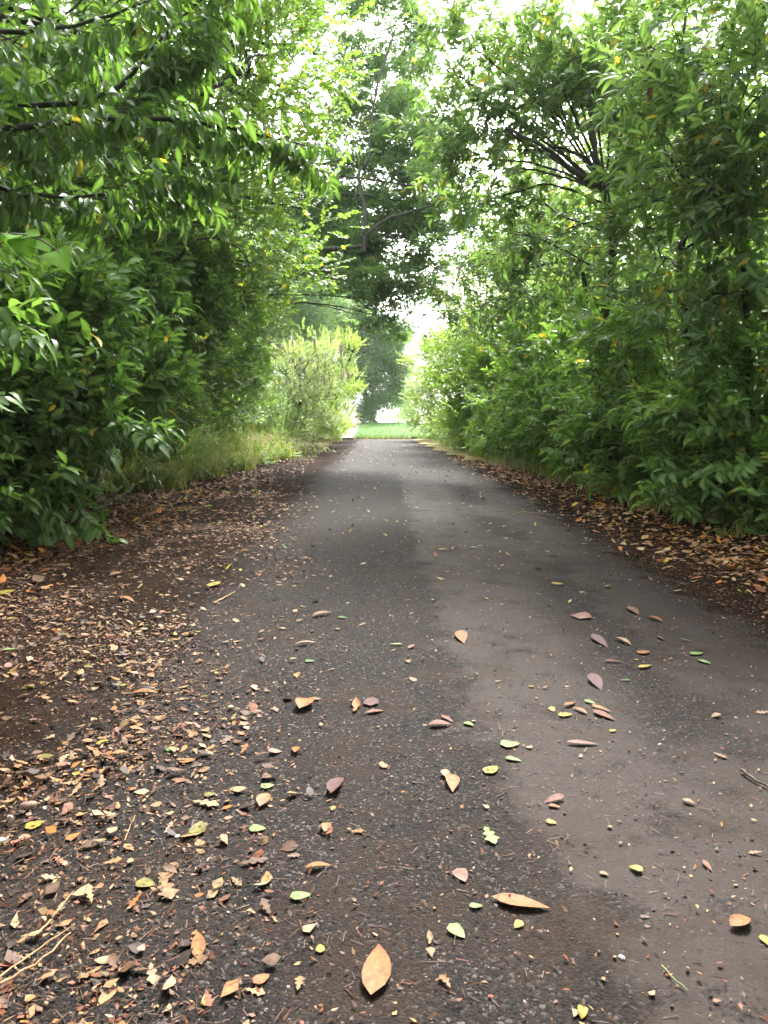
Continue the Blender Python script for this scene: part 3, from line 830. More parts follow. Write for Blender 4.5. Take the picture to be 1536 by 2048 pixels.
# close hazel sprig: each leaf counts
M['hazel_close'] = leaf_mat('close_hazel_leaf', (0.06, 0.15, 0.012), (0.09, 0.20, 0.016), 0.0, 0.75, 0.6, spec=0.1)
spr = empty('hazel_sprig', P(-160, 500, 1.9)); tag(spr, 'close sprig of large bright hazel leaves at the left edge', 'sprig')
sb = P(-160, 500, 1.9)
link('twig', tube_mesh('twig', [p - sb for p in smooth_path([sb, P(0, 470, 1.85), P(70, 475, 1.8), P(120, 505, 1.8)], 4)], 0.004, 0.0015, M['bark_dark'], 5), spr)
bigh = [mesh_np('hazel_leaf', *leaf_shape(0.085, 0.066, 7, 'ovate', 0.12, c, 0.25, sd)[:2], M['hazel_close'], None) for c, sd in ((0.4, .05), (0.15, -.05), (0.6, 0.02))]
for me in bigh:
    n_ = len(me.vertices); a = me.color_attributes.new('col', 'FLOAT_COLOR', 'POINT'); c4 = np.ones((n_, 4), np.float32); c4[:, 0] = 0.3; c4[:, 1] = 0.5; c4[:, 2] = np.tile([0, 1, 0], n_ // 3); a.data.foreach_set('color', c4.ravel())
for k, (x0, y0, x1, y1, w) in enumerate(((40, 474, 70, 532, 0), (68, 482, 118, 515, 1), (8, 468, 22, 500, 2), (100, 505, 155, 552, 0), (40, 474, 102, 466, 1), (120, 505, 150, 525, 2), (30, 470, 8, 480, 1))):
    a, b = P(x0, y0, 1.82), P(x1, y1, 1.74 + 0.03 * (k % 3))
    m = rot_dir(b - a, Vector((0.2, -0.7, 0.7)))
    o = bpy.data.objects.new('leaf', bigh[w]); COL.objects.link(o); o.parent = spr
    o.matrix_local = Matrix.Translation(a - sb) @ m.to_4x4() @ Matrix.Scale((b - a).length * 0.62 / 0.085, 4)
# near laurel branch at the left edge
lb = P(-200, 640, 3.2)
plant('laurel_branch', 'bright laurel shoot poking in at the left edge under the hazel sprig', 'branch', (-2.6, 3.3, 0.0), 'laurel_dark',
      [((P(-240, 700, 3.3)), 0.3)], trunk=[V3(-2.6, 3.3), V3(-2.5, 3.3, 0.9), P(-180, 690, 3.3)], r0=0.02, seed=9, parts=110, scl=(0.6, 0.75), dens=0.9,
      extra=along([P(-160, 680, 3.3), P(-60, 640, 3.3), P(20, 632, 3.3)], (0.62, 0.78), 10, 12, 0.9),
      limbs=[([P(-200, 690, 3.3), P(-60, 640, 3.3), P(20, 632, 3.3)], 0.008, 0.003)])

# oak reaching over the path
oakb = V3(-6.4, 21.5, 0.05)
plant('oak_tree', 'oak whose dark limb and foliage reach over the middle of the path', 'tree', oakb, 'oak',
      [(640, 540, 21, 1.02), (740, 540, 20, 1.09), (800, 590, 20, 0.79), (700, 580, 20.5, 0.77), (825, 510, 20, 0.64), (790, 640, 19.8, 0.46), (760, 600, 20, 0.58), (670, 420, 21, 1.09),
       (760, 400, 20, 0.96), (830, 430, 20, 0.77), (800, 300, 20, 1.09), (740, 330, 20.6, 0.77), (750, 210, 21, 0.77), (790, 130, 21, 0.79), (780, 40, 21, 0.90), (620, 470, 22, 1.02),
       (880, 380, 19, 0.70), (900, 480, 19, 0.64), (560, 520, 22, 1.28), (600, 400, 22, 0.77), (700, -20, 21, 1.02), (860, 20, 21, 0.77), (560, 0, 20, 1.02), (850, 240, 20, 0.58), (870, 310, 20, .75), (700, 260, 21, .65), (610, 430, 21, .9), (905, 430, 19.5, .7), (850, 540, 20, .55), (655, 500, 20.5, .9), (720, 450, 20.6, .95), (800, 470, 20.2, .9), (840, 340, 20.2, .7), (760, 260, 20.8, .9), (720, 120, 21, .6), (820, 200, 20.5, .7)],
      trunk=[oakb, V3(-6.0, 21.5, 2.5), V3(-5.3, 21.2, 4.6), V3(-4.6, 21, 7.0)], r0=0.26, bark='bark_oak', seed=10, dens=0.74, limb_r=0.03, twig_every=1, sq=0.85,
      limbs=[([V3(-5.3, 21.2, 4.4), P(520, 540, 20.6), P(600, 505, 19.8), P(700, 494, 19.2), P(732, 492, 19)], 0.08, 0.045),
             ([P(728, 502, 19), P(732, 440, 18.9), P(722, 380, 18.9), P(718, 345, 18.9), P(738, 310, 19), P(752, 180, 19.4), P(790, 60, 20)], 0.07, 0.02),
             ([P(732, 470, 18.9), P(770, 440, 18.8), P(815, 425, 18.7), P(870, 408, 18.6), P(930, 380, 18.6)], 0.045, 0.014),
             ([P(732, 495, 20), P(790, 540, 19.9), P(812, 590, 19.8), P(815, 635, 19.8)], 0.03, 0.01)])
# pale flowering bush and neighbours
bb = V3(-3.6, 27, 0.05)
bud = plant('buddleia_bush', 'pale arching bush with dry flower spikes left of the far path', 'shrub', bb, 'grey_green',
      [(600, 750, 27, 1.2), (650, 735, 27.5, 0.9), (560, 740, 26, 1.05), (640, 790, 27, 0.9), (580, 800, 26, 0.8), (610, 850, 26.5, 0.7), (560, 860, 26, .6), (655, 840, 28, .6)], seed=11, out=0.9, rise=0.5, dens=1.05)
q = random.Random(3)
for k in range(26):
    px = q.uniform(540, 700); top = P(px, q.uniform(655, 740) + abs(px - 610) * 0.25, 26.5 + q.uniform(-.6, .6)) - bb
    a = top - Vector((q.uniform(-.1, .1), 0, 0.42)); pts = smooth_path([a, a.lerp(top, .5) + Vector((q.uniform(-.03, .03), 0, 0)), top], 5, 0.006, q)
    v, f = tube_np(pts, [0.008 + 0.03 * math.sin(math.pi * min(1, i / len(pts) + .12)) * (1 + .4 * (i % 2)) for i in range(len(pts))], 5)
    link('flower_spike', mesh_np('flower_spike', v, f, M['flower']), bud)
plant('elder_bush', 'grey green bush with upright sprays beside the dark far tree', 'shrub', (-3.2, 33.2, 0.05), 'light',
      [(672, 750, 32, 0.95), (690, 700, 32.5, 0.62), (650, 800, 31.5, 0.9), (700, 780, 32.5, 0.55), (640, 700, 32, 0.8), (712, 680, 32.5, 0.3), (705, 740, 32.3, 0.35), (665, 845, 31.5, .7), (640, 860, 31, .6), (685, 850, 33, .4), (650, 868, 31.5, .5), (668, 872, 33, .4), (Vector((-2.65, 32.0, .45)), .5)], seed=12, out=0.5, rise=1.1, dens=1.0)
plant('leafy_shrub', 'low dark bramble mound under the arching shrubs on the left', 'shrub', (-4.6, 16.5, .05), 'bramble', [(Vector((-5.3, 13.5, .7)), .8), (Vector((-5.2, 15.5, .8)), .85), (Vector((-5.0, 17.8, .8)), .85), (Vector((-4.8, 20, .8)), .85)], seed=123, dens=1.1)
plant('leafy_shrub', 'rounded green shrub between the dark shrub and the pale bush on the left', 'shrub', (-4.6, 23.5, .05), 'bramble', [(490, 800, 24.5, 0.9), (520, 830, 24.5, .6), (455, 830, 23.5, .8)], seed=121, dens=1.1)
plant('leafy_shrub', 'yellow green shrub at the left end of the path, beside the footpath', 'shrub', (-3.5, 38.5, .05), 'light', [(665, 830, 38, 1.0), (675, 858, 38.5, .55), (655, 790, 39, 1.2), (640, 840, 37, .9), (Vector((-3.4, 38.0, .5)), .6)], seed=122, dens=1.2)
# far tree over the lawn
plant('lime_tree', 'big dark tree hanging low over the lawn beyond the path', 'tree', (-0.6, 63, 0.3), 'far_dark',
      [(740, 700, 60, 2.4), (700, 650, 61, 2.4), (775, 730, 59, 1.7), (745, 780, 59, 1.35), (700, 755, 60, 1.7), (640, 640, 62, 2.6), (770, 650, 61, 1.8), (600, 580, 64, 3), (740, 822, 58.6, 0.75), (780, 800, 59, 0.8),
       (700, 560, 64, 2.8), (790, 690, 60, 1.0), (665, 780, 60, 1.0), (560, 680, 64, 3.0), (795, 770, 60, .7), (800, 735, 62, 1.3), (803, 785, 62, 1.0), (725, 835, 58, .5)],
      trunk=[V3(-1.6, 63, 0.3), V3(-1.6, 63, 3), V3(-2.0, 63, 7.5)], r0=0.35, bark='bark_oak', seed=13, dens=1.9, limb_r=0.06)

# ------------------------------------------------------------------ right side: laurel hedge, one shrub after another
HL = [((5.3, 8.6), [(1520, 860, 8.9, 1.0), (1440, 720, 9.4, 1.0), (1560, 1000, 8.6, 0.6), (1400, 900, 9.6, 0.75), (1600, 700, 8.8, 1.1), (1500, 960, 8.9, 0.6)], 'laurel', 'large laurel shrub at the right edge nearest the camera', 290, 1),
      ((5.1, 11.6), [(1290, 840, 11.8, 1.0), (1250, 740, 12.2, 1.0), (1340, 760, 11.2, 1.0), (1320, 930, 11.6, 0.62), (1210, 890, 12.4, 0.62)], 'laurel', 'second laurel shrub from the right edge, dark at its foot', 240, 2),
      ((4.9, 14.8), [(1180, 830, 14.8, 1.0), (1140, 740, 15.4, 1.1), (1220, 720, 14.6, 1.1), (1140, 900, 15.4, 0.65), (1110, 830, 15.6, .7)], 'laurel', 'third laurel shrub from the right edge, behind the small grass clump', 120, 3),
      ((4.4, 18.5), [(1085, 800, 18.5, 1.1), (1060, 720, 19.2, 1.1), (1110, 690, 18.4, 1.1), (1050, 870, 18.8, 0.6), (1020, 800, 19.4, .75)], 'laurel', 'mid green laurel shrub in the middle of the right hedge', 60, 4),
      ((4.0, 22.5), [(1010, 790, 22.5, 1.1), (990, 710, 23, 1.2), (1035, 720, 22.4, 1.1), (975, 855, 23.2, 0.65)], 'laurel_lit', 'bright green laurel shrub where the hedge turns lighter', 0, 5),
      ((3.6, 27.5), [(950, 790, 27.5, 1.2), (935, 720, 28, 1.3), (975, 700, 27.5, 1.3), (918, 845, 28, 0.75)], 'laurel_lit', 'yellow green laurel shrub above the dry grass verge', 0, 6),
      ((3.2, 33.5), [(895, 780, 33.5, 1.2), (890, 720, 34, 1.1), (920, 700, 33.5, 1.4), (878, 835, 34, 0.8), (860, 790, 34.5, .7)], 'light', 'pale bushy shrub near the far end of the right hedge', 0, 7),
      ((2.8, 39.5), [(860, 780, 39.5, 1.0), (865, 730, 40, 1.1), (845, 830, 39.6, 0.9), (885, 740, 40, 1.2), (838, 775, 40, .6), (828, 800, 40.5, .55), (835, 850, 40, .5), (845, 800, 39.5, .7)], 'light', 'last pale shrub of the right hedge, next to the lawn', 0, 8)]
for (x, y), bl, key, lab, parts, sd in HL:
    bl = bl + [(Vector((x - .25, y - .3, .7)), .6), (Vector((x - .05, y + 1.0, .7)), .65), (Vector((x + .35, y - .9, .7)), .6), (Vector((x - .1, y + 2.2, .7)), .65)]
    plant('laurel_shrub' if 'laurel' in key else 'leafy_shrub', lab, 'shrub', (x, y, 0.05), key, bl, seed=100 + sd, parts=parts, r0=0.07, rise=0.35, out=0.9,
          group='shrubs of the hedge along the right of the path', dens=1.15)
plant('leafy_shrub', 'low yellow green shrub at the foot of the right hedge', 'shrub', (2.9, 30, 0.03), 'hazel', [(905, 840, 30, 0.55), (930, 855, 29, 0.5), (890, 865, 31, 0.35)], seed=120, dens=1.1, r0=0.03)

# forked laurel tree
fk = [V3(5.4, 12.5), P(1225, 700, 12.0), P(1225, 500, 11.2), P(1212, 385, 10.7)]
plant('laurel_tree', 'forked laurel tree with bare dark limbs right of the path', 'tree', fk[0], 'laurel_tree',
      [(1200, 180, 11.5, 0.95), (1100, 230, 11.3, 0.85), (1010, 300, 11.5, 0.72), (960, 250, 11.6, 0.55), (1040, 170, 11.4, 0.7), (1150, 70, 11.2, 0.85), (940, 340, 11.6, 0.45), (1250, 440, 11.8, 0.7),
       (1130, 440, 12.6, 0.7), (990, 400, 12, 0.5), (1280, 280, 11.4, 0.8), (920, 170, 12, 0.45), (1040, 40, 11.6, 0.6), (930, 80, 12, 0.36), (1260, 90, 11, .8), (1060, 380, 12.6, .5), (880, 240, 12, .5), (870, 130, 12.4, .45), (890, 320, 12.4, .4), (960, 60, 12, .6), (1000, 460, 13, .6), (1100, 130, 11.5, .8)],
      trunk=fk, r0=0.10, seed=20, dens=0.85, limb_r=0.022, rise=0.2, twig_every=2,
      limbs=[([P(1212, 385, 10.7), P(1195, 330, 10.5), P(1183, 240, 10.4), P(1180, 175, 10.4)], 0.05, 0.022),
             ([P(1205, 380, 10.7), P(1150, 345, 10.4), P(1090, 295, 10.2), P(1010, 255, 10.2)], 0.045, 0.018),
             ([P(1198, 345, 10.5), P(1160, 310, 10.3), P(1110, 292, 10.2)], 0.032, 0.018),
             ([P(1215, 370, 10.7), P(1250, 330, 10.6), P(1285, 300, 10.6)], 0.03, 0.012),
             ([P(1183, 215, 11.5), P(1130, 180, 11.4), P(1150, 130, 11.3)], 0.03, 0.012),
             ([P(1210, 130, 11.5), P(1240, 80, 11.4), P(1310, 50, 11.3)], 0.03, 0.01)])
plant('laurel_tree', 'thin laurel tree leaning in front of the pale trunks on the right', 'tree', (5.3, 16.2, 0.05), 'laurel_tree',
      [(1100, 520, 16, 0.95), (1040, 480, 16.5, 0.8), (980, 520, 17, 0.8), (1160, 600, 15.5, 0.8), (1060, 600, 16.5, 0.9), (1200, 500, 15.5, 0.8), (930, 560, 18, 0.7), (980, 600, 17.5, 0.9)],
      trunk=[V3(5.3, 16.2), P(1185, 720, 15.8), P(1170, 580, 15.5), P(1155, 470, 15.4)], r0=0.075, seed=21, dens=0.9, limb_r=0.028, twig_every=2)
nt = [V3(4.9, 9.3), P(1400, 760, 9.2), P(1368, 620, 9.1), P(1362, 500, 9.0), P(1400, 400, 9.0)]
plant('laurel_tree', 'near laurel tree with thin upright stems at the right edge', 'tree', nt[0], 'laurel_tree',
      [(1450, 300, 8.3, 0.85), (1400, 430, 8.6, 0.7), (1530, 180, 8, 0.85), (1350, 130, 8.8, 0.75), (1460, 60, 8.4, 0.8), (1520, 470, 8.3, 0.75), (1310, 520, 9.8, 0.6), (1450, 590, 8.7, 0.7), (1560, 330, 8.0, .8), (1280, 600, 10, .6), (1350, 330, 9, .5), (1380, -10, 8.6, .8)],
      trunk=nt, r0=0.055, seed=22, dens=1.0, limb_r=0.018, parts=280, twig_every=2, rise=0.2,
      limbs=[([P(1500, 860, 9), P(1495, 700, 8.9), P(1490, 560, 8.9), P(1480, 420, 8.9)], 0.05, 0.03),
             ([P(1360, 500, 9), P(1390, 400, 9), P(1330, 300, 9.1), P(1300, 210, 9.3)], 0.035, 0.012),
             ([P(1500, 150, 8.2), P(1520, 60, 8.2), P(1530, -40, 8.2)], 0.035, 0.02),
             ([P(1130, 460, 10), P(1250, 420, 9.6), P(1330, 395, 9.2)], 0.008, 0.02)])
plant('ash_tree', 'slender light green tree leaning over the far half of the hedge', 'tree', (4.6, 25, 0.05), 'light',
      [(960, 620, 25, 1.2), (900, 650, 26, 1.0), (1000, 560, 24, 1.1), (870, 690, 28, 0.9), (940, 560, 25, 0.9), (850, 715, 31, 0.7), (1020, 650, 23.5, 1.1), (905, 580, 25.5, .7), (1080, 620, 22, 1.2)],
      r0=0.09, seed=23, dens=0.85, twig_every=2, limbs=[([P(960, 680, 25), P(900, 640, 24), P(850, 600, 23.5), P(838, 590, 23)], 0.03, 0.008)])
# pale trunks
for i, (pts, lab) in enumerate((([(1148, 800, 19.5), (1150, 640, 19.3), (1140, 540, 19.2), (1100, 400, 19.0)], 'left one of the two pale smooth trunks behind the right hedge'),
                                ([(1165, 800, 20.5), (1172, 640, 20.3), (1190, 520, 20.2), (1250, 300, 20.0)], 'right one of the two pale smooth trunks behind the right hedge'))):
    pp = [P(*p) for p in pts]; pp[0].z = 0.05
    plant('ash_tree', lab, 'tree', pp[0], 'light', [(pts[3][0], pts[3][1] - 60, 19.5, 1.2), (pts[3][0] + 80, pts[3][1] - 200, 19.5, 1.3), (pts[3][0] - 60, pts[3][1] - 300, 19.5, 1.2)],
          trunk=pp, r0=0.17, bark='bark_pale', seed=30 + i, dens=0.7, twig_every=3)

# ------------------------------------------------------------------ grasses and weeds
def blades(n, pos, hgt, wid, lean, seed, nseg=4, droop=1.0):
    """arching grass blades: pos (n,2) ; returns V,F,cols"""
    g = np.random.default_rng(seed)
    az = g.uniform(0, 2 * np.pi, n); H = hgt * g.uniform(0.5, 1.15, n); ln = lean * g.uniform(0.2, 1.2, n)
    z0 = surf_z(pos[:, 0], pos[:, 1]) - 0.01
    t = np.linspace(0, 1, nseg + 1)
    dx, dy = np.cos(az), np.sin(az)
    out = ln[:, None] * H[:, None] * t[None] ** 1.8
    zz = H[:, None] * (t[None] - droop * 0.45 * (ln / (lean + 1e-6))[:, None] * t[None] ** 3)
    w = wid * g.uniform(0.6, 1.2, n)[:, None] * (1 - t[None] ** 2 * 0.95)
    cx = pos[:, 0:1] + dx[:, None] * out; cyy = pos[:, 1:2] + dy[:, None] * out; cz = z0[:, None] + zz
    A = np.stack([cx - dy[:, None] * w / 2, cyy + dx[:, None] * w / 2, cz], -1)
    B = np.stack([cx + dy[:, None] * w / 2, cyy - dx[:, None] * w / 2, cz], -1)
    V = np.stack([A, B], 2).reshape(-1, 3)
    k = (np.arange(n)[:, None] * (nseg + 1) * 2 + np.arange(nseg)[None] * 2).reshape(-1)
    F = np.stack([k, k + 1, k + 3, k + 2], 1)
    C = np.repeat(np.stack([g.random(n), g.random(n), np.zeros(n)], 1), (nseg + 1) * 2, 0)
    return V, F, C

def tuft(px, py, n, h, w, lean, rad, label, seed, mat='grass', name='grass_tuft', cat='grass tuft', pt=None, group=None):
    b = Vector(pt) if pt else G(px, py)
    n = int(n * 1.7); h *= 1.1
    g = np.random.default_rng(seed)
    pos = np.stack([b.x + np.clip(g.normal(0, rad, n), -2 * rad, 2 * rad), b.y + np.clip(g.normal(0, rad, n), -2 * rad, 2 * rad)], 1)
    V, F, C = blades(n, pos, h, w, lean, seed)
    V = V - np.array([b.x, b.y, 0])
    return tag(link(name, mesh_np(name, V, F, M[mat], C), None, (b.x, b.y, 0)), label, cat, group)

# mass of tall grass along the left verge
def scatter(n, f, seed):
    g = np.random.default_rng(seed); out = []
    while len(out) < n:
        x, y = g.uniform(-9, 7), g.uniform(1, 43)
        if g.random() < f(x, y): out.append((x, y))
    return np.array(out)
def wave(x, y, k): return (math.sin(x * 5.1 + k + 2 * math.sin(y * 1.3 + k)) + math.sin(y * 3.7 + 2 * k + 1.5 * math.sin(x * 2.9)) + math.sin(x * 9.3 - y * 7.1 + k)) / 3
def veg_left(y): return -4.15 + 0.09 * (y - 12) if y < 25 else (-4.3 if y < 36.5 else -2.5)
pos = scatter(15000, lambda x, y: (12.5 < y < 27) * max(0, 1 - abs(x - veg_left(y) + 0.45 + 0.2 * math.sin(y * 2.7)) / 0.8) * max(0.04, min(1, 0.5 + 1.1 * wave(x, y, 1))), 1)
V, F, C = blades(len(pos), pos, 0.72, 0.017, 1.15, 3, 5, 1.25)
tag(link('tall_grass', mesh_np('tall_grass', V, F, M['grass'], C)), 'tall green grass along the left verge', 'grass', kind='stuff')
pos = scatter(5000, lambda x, y: (13 < y < 26) * max(0, 1 - abs(x - veg_left(y) + 0.95) / 0.6) * max(0.0, min(1, 0.3 + 1.2 * wave(x, y, 4))), 12)
V, F, C = blades(len(pos), pos, 1.2, 0.017, 0.9, 13, 5, 1.1)
tag(link('tall_grass', mesh_np('tall_grass', V, F, M['grass'], C)), 'taller seeding grass behind the left verge', 'grass', kind='stuff')
pos = scatter(8000, lambda x, y: (22 < y < 40) * max(0, 1 - abs(x - veg_left(y) + 0.5) / 0.8) * (0.3 + 0.7 * math.sin(y * 1.7) ** 2), 2)
V, F, C = blades(len(pos), pos, 1.0, 0.016, 0.8, 4)
tag(link('dry_grass', mesh_np('dry_grass', V, F, M['dry_grass'], C)), 'tall straw coloured grass below the pale bush', 'grass', kind='stuff')
pos = scatter(9000, lambda x, y: (20 < y < 41.5) * (path_right(y) + .1 + 0.5 * max(0, (28 - y) / 8) < x < path_right(y) + 2.6) * .9 + (22 < y < 41.5) * (-4 < x < path_left(y) - .25) * .5, 5)
V, F, C = blades(len(pos), pos, 0.12, 0.010, 0.9, 6, 3)
tag(link('verge_grass', mesh_np('verge_grass', V, F, M['dry_grass'], C)), 'short dry grass on the far verges', 'grass', kind='stuff')
pos = scatter(11000, lambda x, y: (9 < y < 26) * max(0, 1 - abs(x - (4.2 - 0.065 * (y - 9))) / 0.5) * (0.5 + 0.5 * math.sin(y * 2.1 + 1)), 7)
V, F, C = blades(len(pos), pos, 0.24, 0.011, 0.9, 8, 3)
tag(link('short_grass', mesh_np('short_grass', V, F, M['grass'], C)), 'patchy short grass at the foot of the right hedge', 'grass', kind='stuff')
g = np.random.default_rng(9); n = 26000
lp = np.stack([g.uniform(-1.7, 6, n), 42.8 + 22 * g.random(n) ** 1.5], 1)
V, F, C = blades(n, lp, 0.10, 0.02, 0.6, 10, 2)
V[:, 2] += np.repeat(mound_z(lp[:, 0], lp[:, 1]) - surf_z(lp[:, 0], lp[:, 1]), 6)
tag(link('lawn_grass', mesh_np('lawn_grass', V, F, M['lawn_blade'], C)), 'mown bright grass on the lawn mound', 'grass', kind='stuff')

TU = [(262, 985, 90, .62, .022, .8, .12, 'broad bladed grass clump at the foot of the left laurel'), (215, 940, 60, .6, .02, .8, .14, 'grass clump against the dark left laurel'),
      (330, 935, 80, .7, .018, .8, .18, 'dense green grass clump left of the dark mud hollow'), (395, 960, 50, .4, .014, 1.0, .12, 'low arching grass clump standing out over the leaves on the left'),
      (450, 925, 90, .8, .016, .9, .2, 'tall yellowish grass clump in the middle of the left verge'), (500, 905, 80, .85, .016, .8, .2, 'tall grass clump left of the leafy verge corner'),
      (545, 900, 70, .7, .015, .8, .2, 'grass clump at the right tip of the left verge'), (60, 1040, 50, .35, .012, .9, .15, 'small dark grass clump under the left edge laurel'),
      (1200, 976, 70, .30, .012, .8, .14, 'small grass clump before the third laurel on the right'), (1300, 1022, 60, .28, .012, .8, .13, 'small grass clump among leaves before the second laurel'),
      (1108, 952, 80, .32, .012, .8, .18, 'low grass clump at the bend of the right verge'), (1038, 925, 80, .40, .014, .8, .2, 'bright grass clump under the mid hedge laurel'),
      (1460, 1075, 60, .16, .010, .8, .1, 'sparse grass clump among orange leaves near the right edge')]
for i, t in enumerate(TU): tuft(*t, seed=200 + i)

# broad leaved verge weeds (each with leaf shoots)
WD = [(470, 940, 0.26, 'low leafy weed clump beside the tall grass on the left verge'), (560, 925, 0.34, 'leafy weed clump at the end of the left verge'), (520, 935, 0.28, 'bramble clump between the two left grass clumps'),
      (410, 950, 0.24, 'small bramble clump behind the arching grass on the left'), (300, 965, 0.22, 'dark leafy weed clump under the left shrubs'), (585, 895, 0.4, 'tall weed clump beside the straw grass'),
      (130, 1035, 0.26, 'dark ivy clump on the leaves at the left edge'), (1400, 1010, 0.24, 'dark ivy clump at the foot of the second laurel'), (1500, 1055, 0.3, 'dark ivy clump at the foot of the right edge laurel'),
      (1275, 985, 0.22, 'low leafy weed clump under the laurels on the right'),
      (440, 932, 0.5, 'tall nettle clump in the middle of the left verge'), (515, 912, 0.6, 'tall leafy weeds where the left verge narrows'), (570, 897, 0.7, 'tall weed clump at the corner where the left verge ends'), (365, 958, 0.42, 'broad leaved weed clump between the left laurel and the tall grass')]
for i, (px, py, r, lab) in enumerate(WD):
    b = G(px, py)
    root = empty('verge_weed', b); tag(root, lab, 'weed')
    s, _ = blob_sprays(b + Vector((0, 0, r * 0.7)), r, 'bramble', 300 + i, 2.0 if r < .4 else 1.6, 0.7, scl=(0.5, 0.8) if r < .4 else (0.7, 1.05))
    q = random.Random(i)
    leafy('foliage', 'bramble', s, root, 0, b)
    for k in range(3):
        a = Vector((q.uniform(-.08, .08), q.uniform(-.08, .08), 0)); c = a + Vector((q.uniform(-r, r) * .6, q.uniform(-r, r) * .6, r))
        link('stem', tube_mesh('stem', smooth_path([a, a.lerp(c, .5) + Vector((0, 0, .05)), c], 3), 0.005, 0.002, M['stalk'], 4), root)
# dry dock stems on the left verge
for i, (px, py, h, lab) in enumerate(((470, 905, 1.1, 'tall brown seed stem leftmost in the left verge'), (560, 892, 1.25, 'brown seed stem in front of the pale bush'), (592, 886, 1.2, 'brown seed stem right of the verge corner'),
                                      (515, 900, 1.0, 'short brown seed stem between the grass clumps'), (575, 895, 1.35, 'tallest brown seed stem on the left verge'))):
    b = G(px, py); q = random.Random(i + 50)
    root = empty('seed_stem', b); tag(root, lab, 'dry plant')
    top = Vector((q.uniform(-.15, .15), 0, h))
    link('stem', tube_mesh('stem', smooth_path([Vector((0, 0, 0)), top * 0.5 + Vector((.04, 0, 0)), top], 4), 0.007, 0.003, M['flower'], 5), root)
    pts = [top * (0.62 + 0.38 * t / 12) for t in range(13)]
    v, f = tube_np(pts, [0.02 + 0.018 * ((t * 7) % 3) * math.sin(math.pi * (t + 1) / 14) for t in range(13)], 6)
    link('seed_head', mesh_np('seed_head', v, f, bpy.data.materials.get('seed_brown') or flat_mat('seed_brown', (0.26, 0.13, 0.07), 0.8)), root)

q = random.Random(5); sp_ = []
for _ in range(1500):
    y = 8 + 32 * q.random() ** 1.5
    if q.random() < 0.5: x = veg_left(y) - 0.1 + q.gauss(0, 0.3) - (0.25 if y < 13 else 0)
    else: x = 4.45 - 0.065 * (y - 9) + q.gauss(0, 0.22)
    if x > 0 and math.sin(y * 2.3) < -0.3: continue
    if x < 0 and 13 < y < 27 and q.random() < .5: x -= .3 * q.random(); hh = 0.75 * q.random()
    else: hh = 0.18 * q.random()
    sp_.append((Vector((x, y, 0.06 + hh)), rot_dir(Vector((q.uniform(-1, 1), q.uniform(-1, 1), 0.6))), q.uniform(0.45, 0.8)))
root = empty('ground_ivy', (0, 20, 0)); tag(root, 'ivy and nettles creeping out from under the shrubs', 'ivy', kind='stuff')
leafy('ivy_leaves', 'bramble', sp_, root, 0, Vector((0, 20, 0)))
g = np.random.default_rng(19); n = 1500
kp = np.stack([g.uniform(-1.75, 6, n), 42.5 + g.normal(0, .12, n)], 1); kp = kp[vnoise(kp[:, 0] * 2, kp[:, 1], 8) > -0.15]
V, F, C = blades(len(kp), kp, 0.26, 0.018, 0.7, 20, 2)
tag(link('kerb_weeds', mesh_np('kerb_weeds', V, F, M['grass'], C)), 'weeds and grass growing along the far kerb', 'grass', kind='stuff')

# small seedlings on the littered ground
for i, (px, py, lab) in enumerate(((418, 1018, 'small green seedling on the leaves, right one of two'), (365, 1028, 'small green seedling on the leaves, left one of two'))):
    b = G(px, py); root = empty('seedling', b); tag(root, lab, 'seedling')
    for k in range(7):
        me = TPL['hazel']['leaf_mesh'][k % 4]
        o = bpy.data.objects.new('leaf', me); COL.objects.link(o); o.parent = root
        a = k * 0.9 + i; d = Vector((math.cos(a), math.sin(a), 0.7 + 0.2 * (k % 3)))
        o.matrix_local = Matrix.Translation((0, 0, 0.01)) @ rot_dir(d).to_4x4() @ Matrix.Scale(0.9, 4)

# ------------------------------------------------------------------ fallen leaves
FS = {'laurel': [(1, .34, 6, 'lance', .12, .18, .25, .06), (1, .36, 6, 'lance', .25, .4, -.45, -.08), (1, .3, 6, 'lance', .4, .2, .3, .12)],
      'oak': [(1, .62, 12, 'oak', .08, .2, .2, .05), (1, .7, 12, 'oak', .15, -.25, -.25, -.06), (1, .55, 12, 'oak', .2, .45, .4, .08)],
      'hazel': [(1, .74, 6, 'ovate', .08, .12, .1, .05), (1, .7, 6, 'ovate', .18, -.15, -.2, -.05), (1, .66, 6, 'ovate', .25, .4, .3, .06)],
      'birch': [(1, .8, 5, 'birch', .1, .15, .1, .02), (1, .72, 5, 'birch', .2, .3, -.2, -.04)],
      'curled': [(1, .5, 6, 'ellipse', .4, .4, .5, .1), (1, .55, 6, 'oak', .4, -.4, .5, .1)]}
SH = {k: [leaf_shape(*a) for a in v] for k, v in FS.items()}
CC = {'tan': (0.13, 0.073, 0.031), 'orange': (0.15, 0.056, 0.011), 'rust': (0.085, 0.026, 0.01), 'brown': (0.05, 0.025, 0.013), 'dark': (0.016, 0.0085, 0.006), 'purple': (0.052, 0.018, 0.018), 'yellow': (0.18, 0.135, 0.012), 'olive': (0.095, 0.085, 0.016), 'lime': (0.088, 0.135, 0.034), 'green': (0.034, 0.08, 0.016), 'pale': (0.17, 0.112, 0.062), 'pink': (0.115, 0.055, 0.036)}
FM = {}
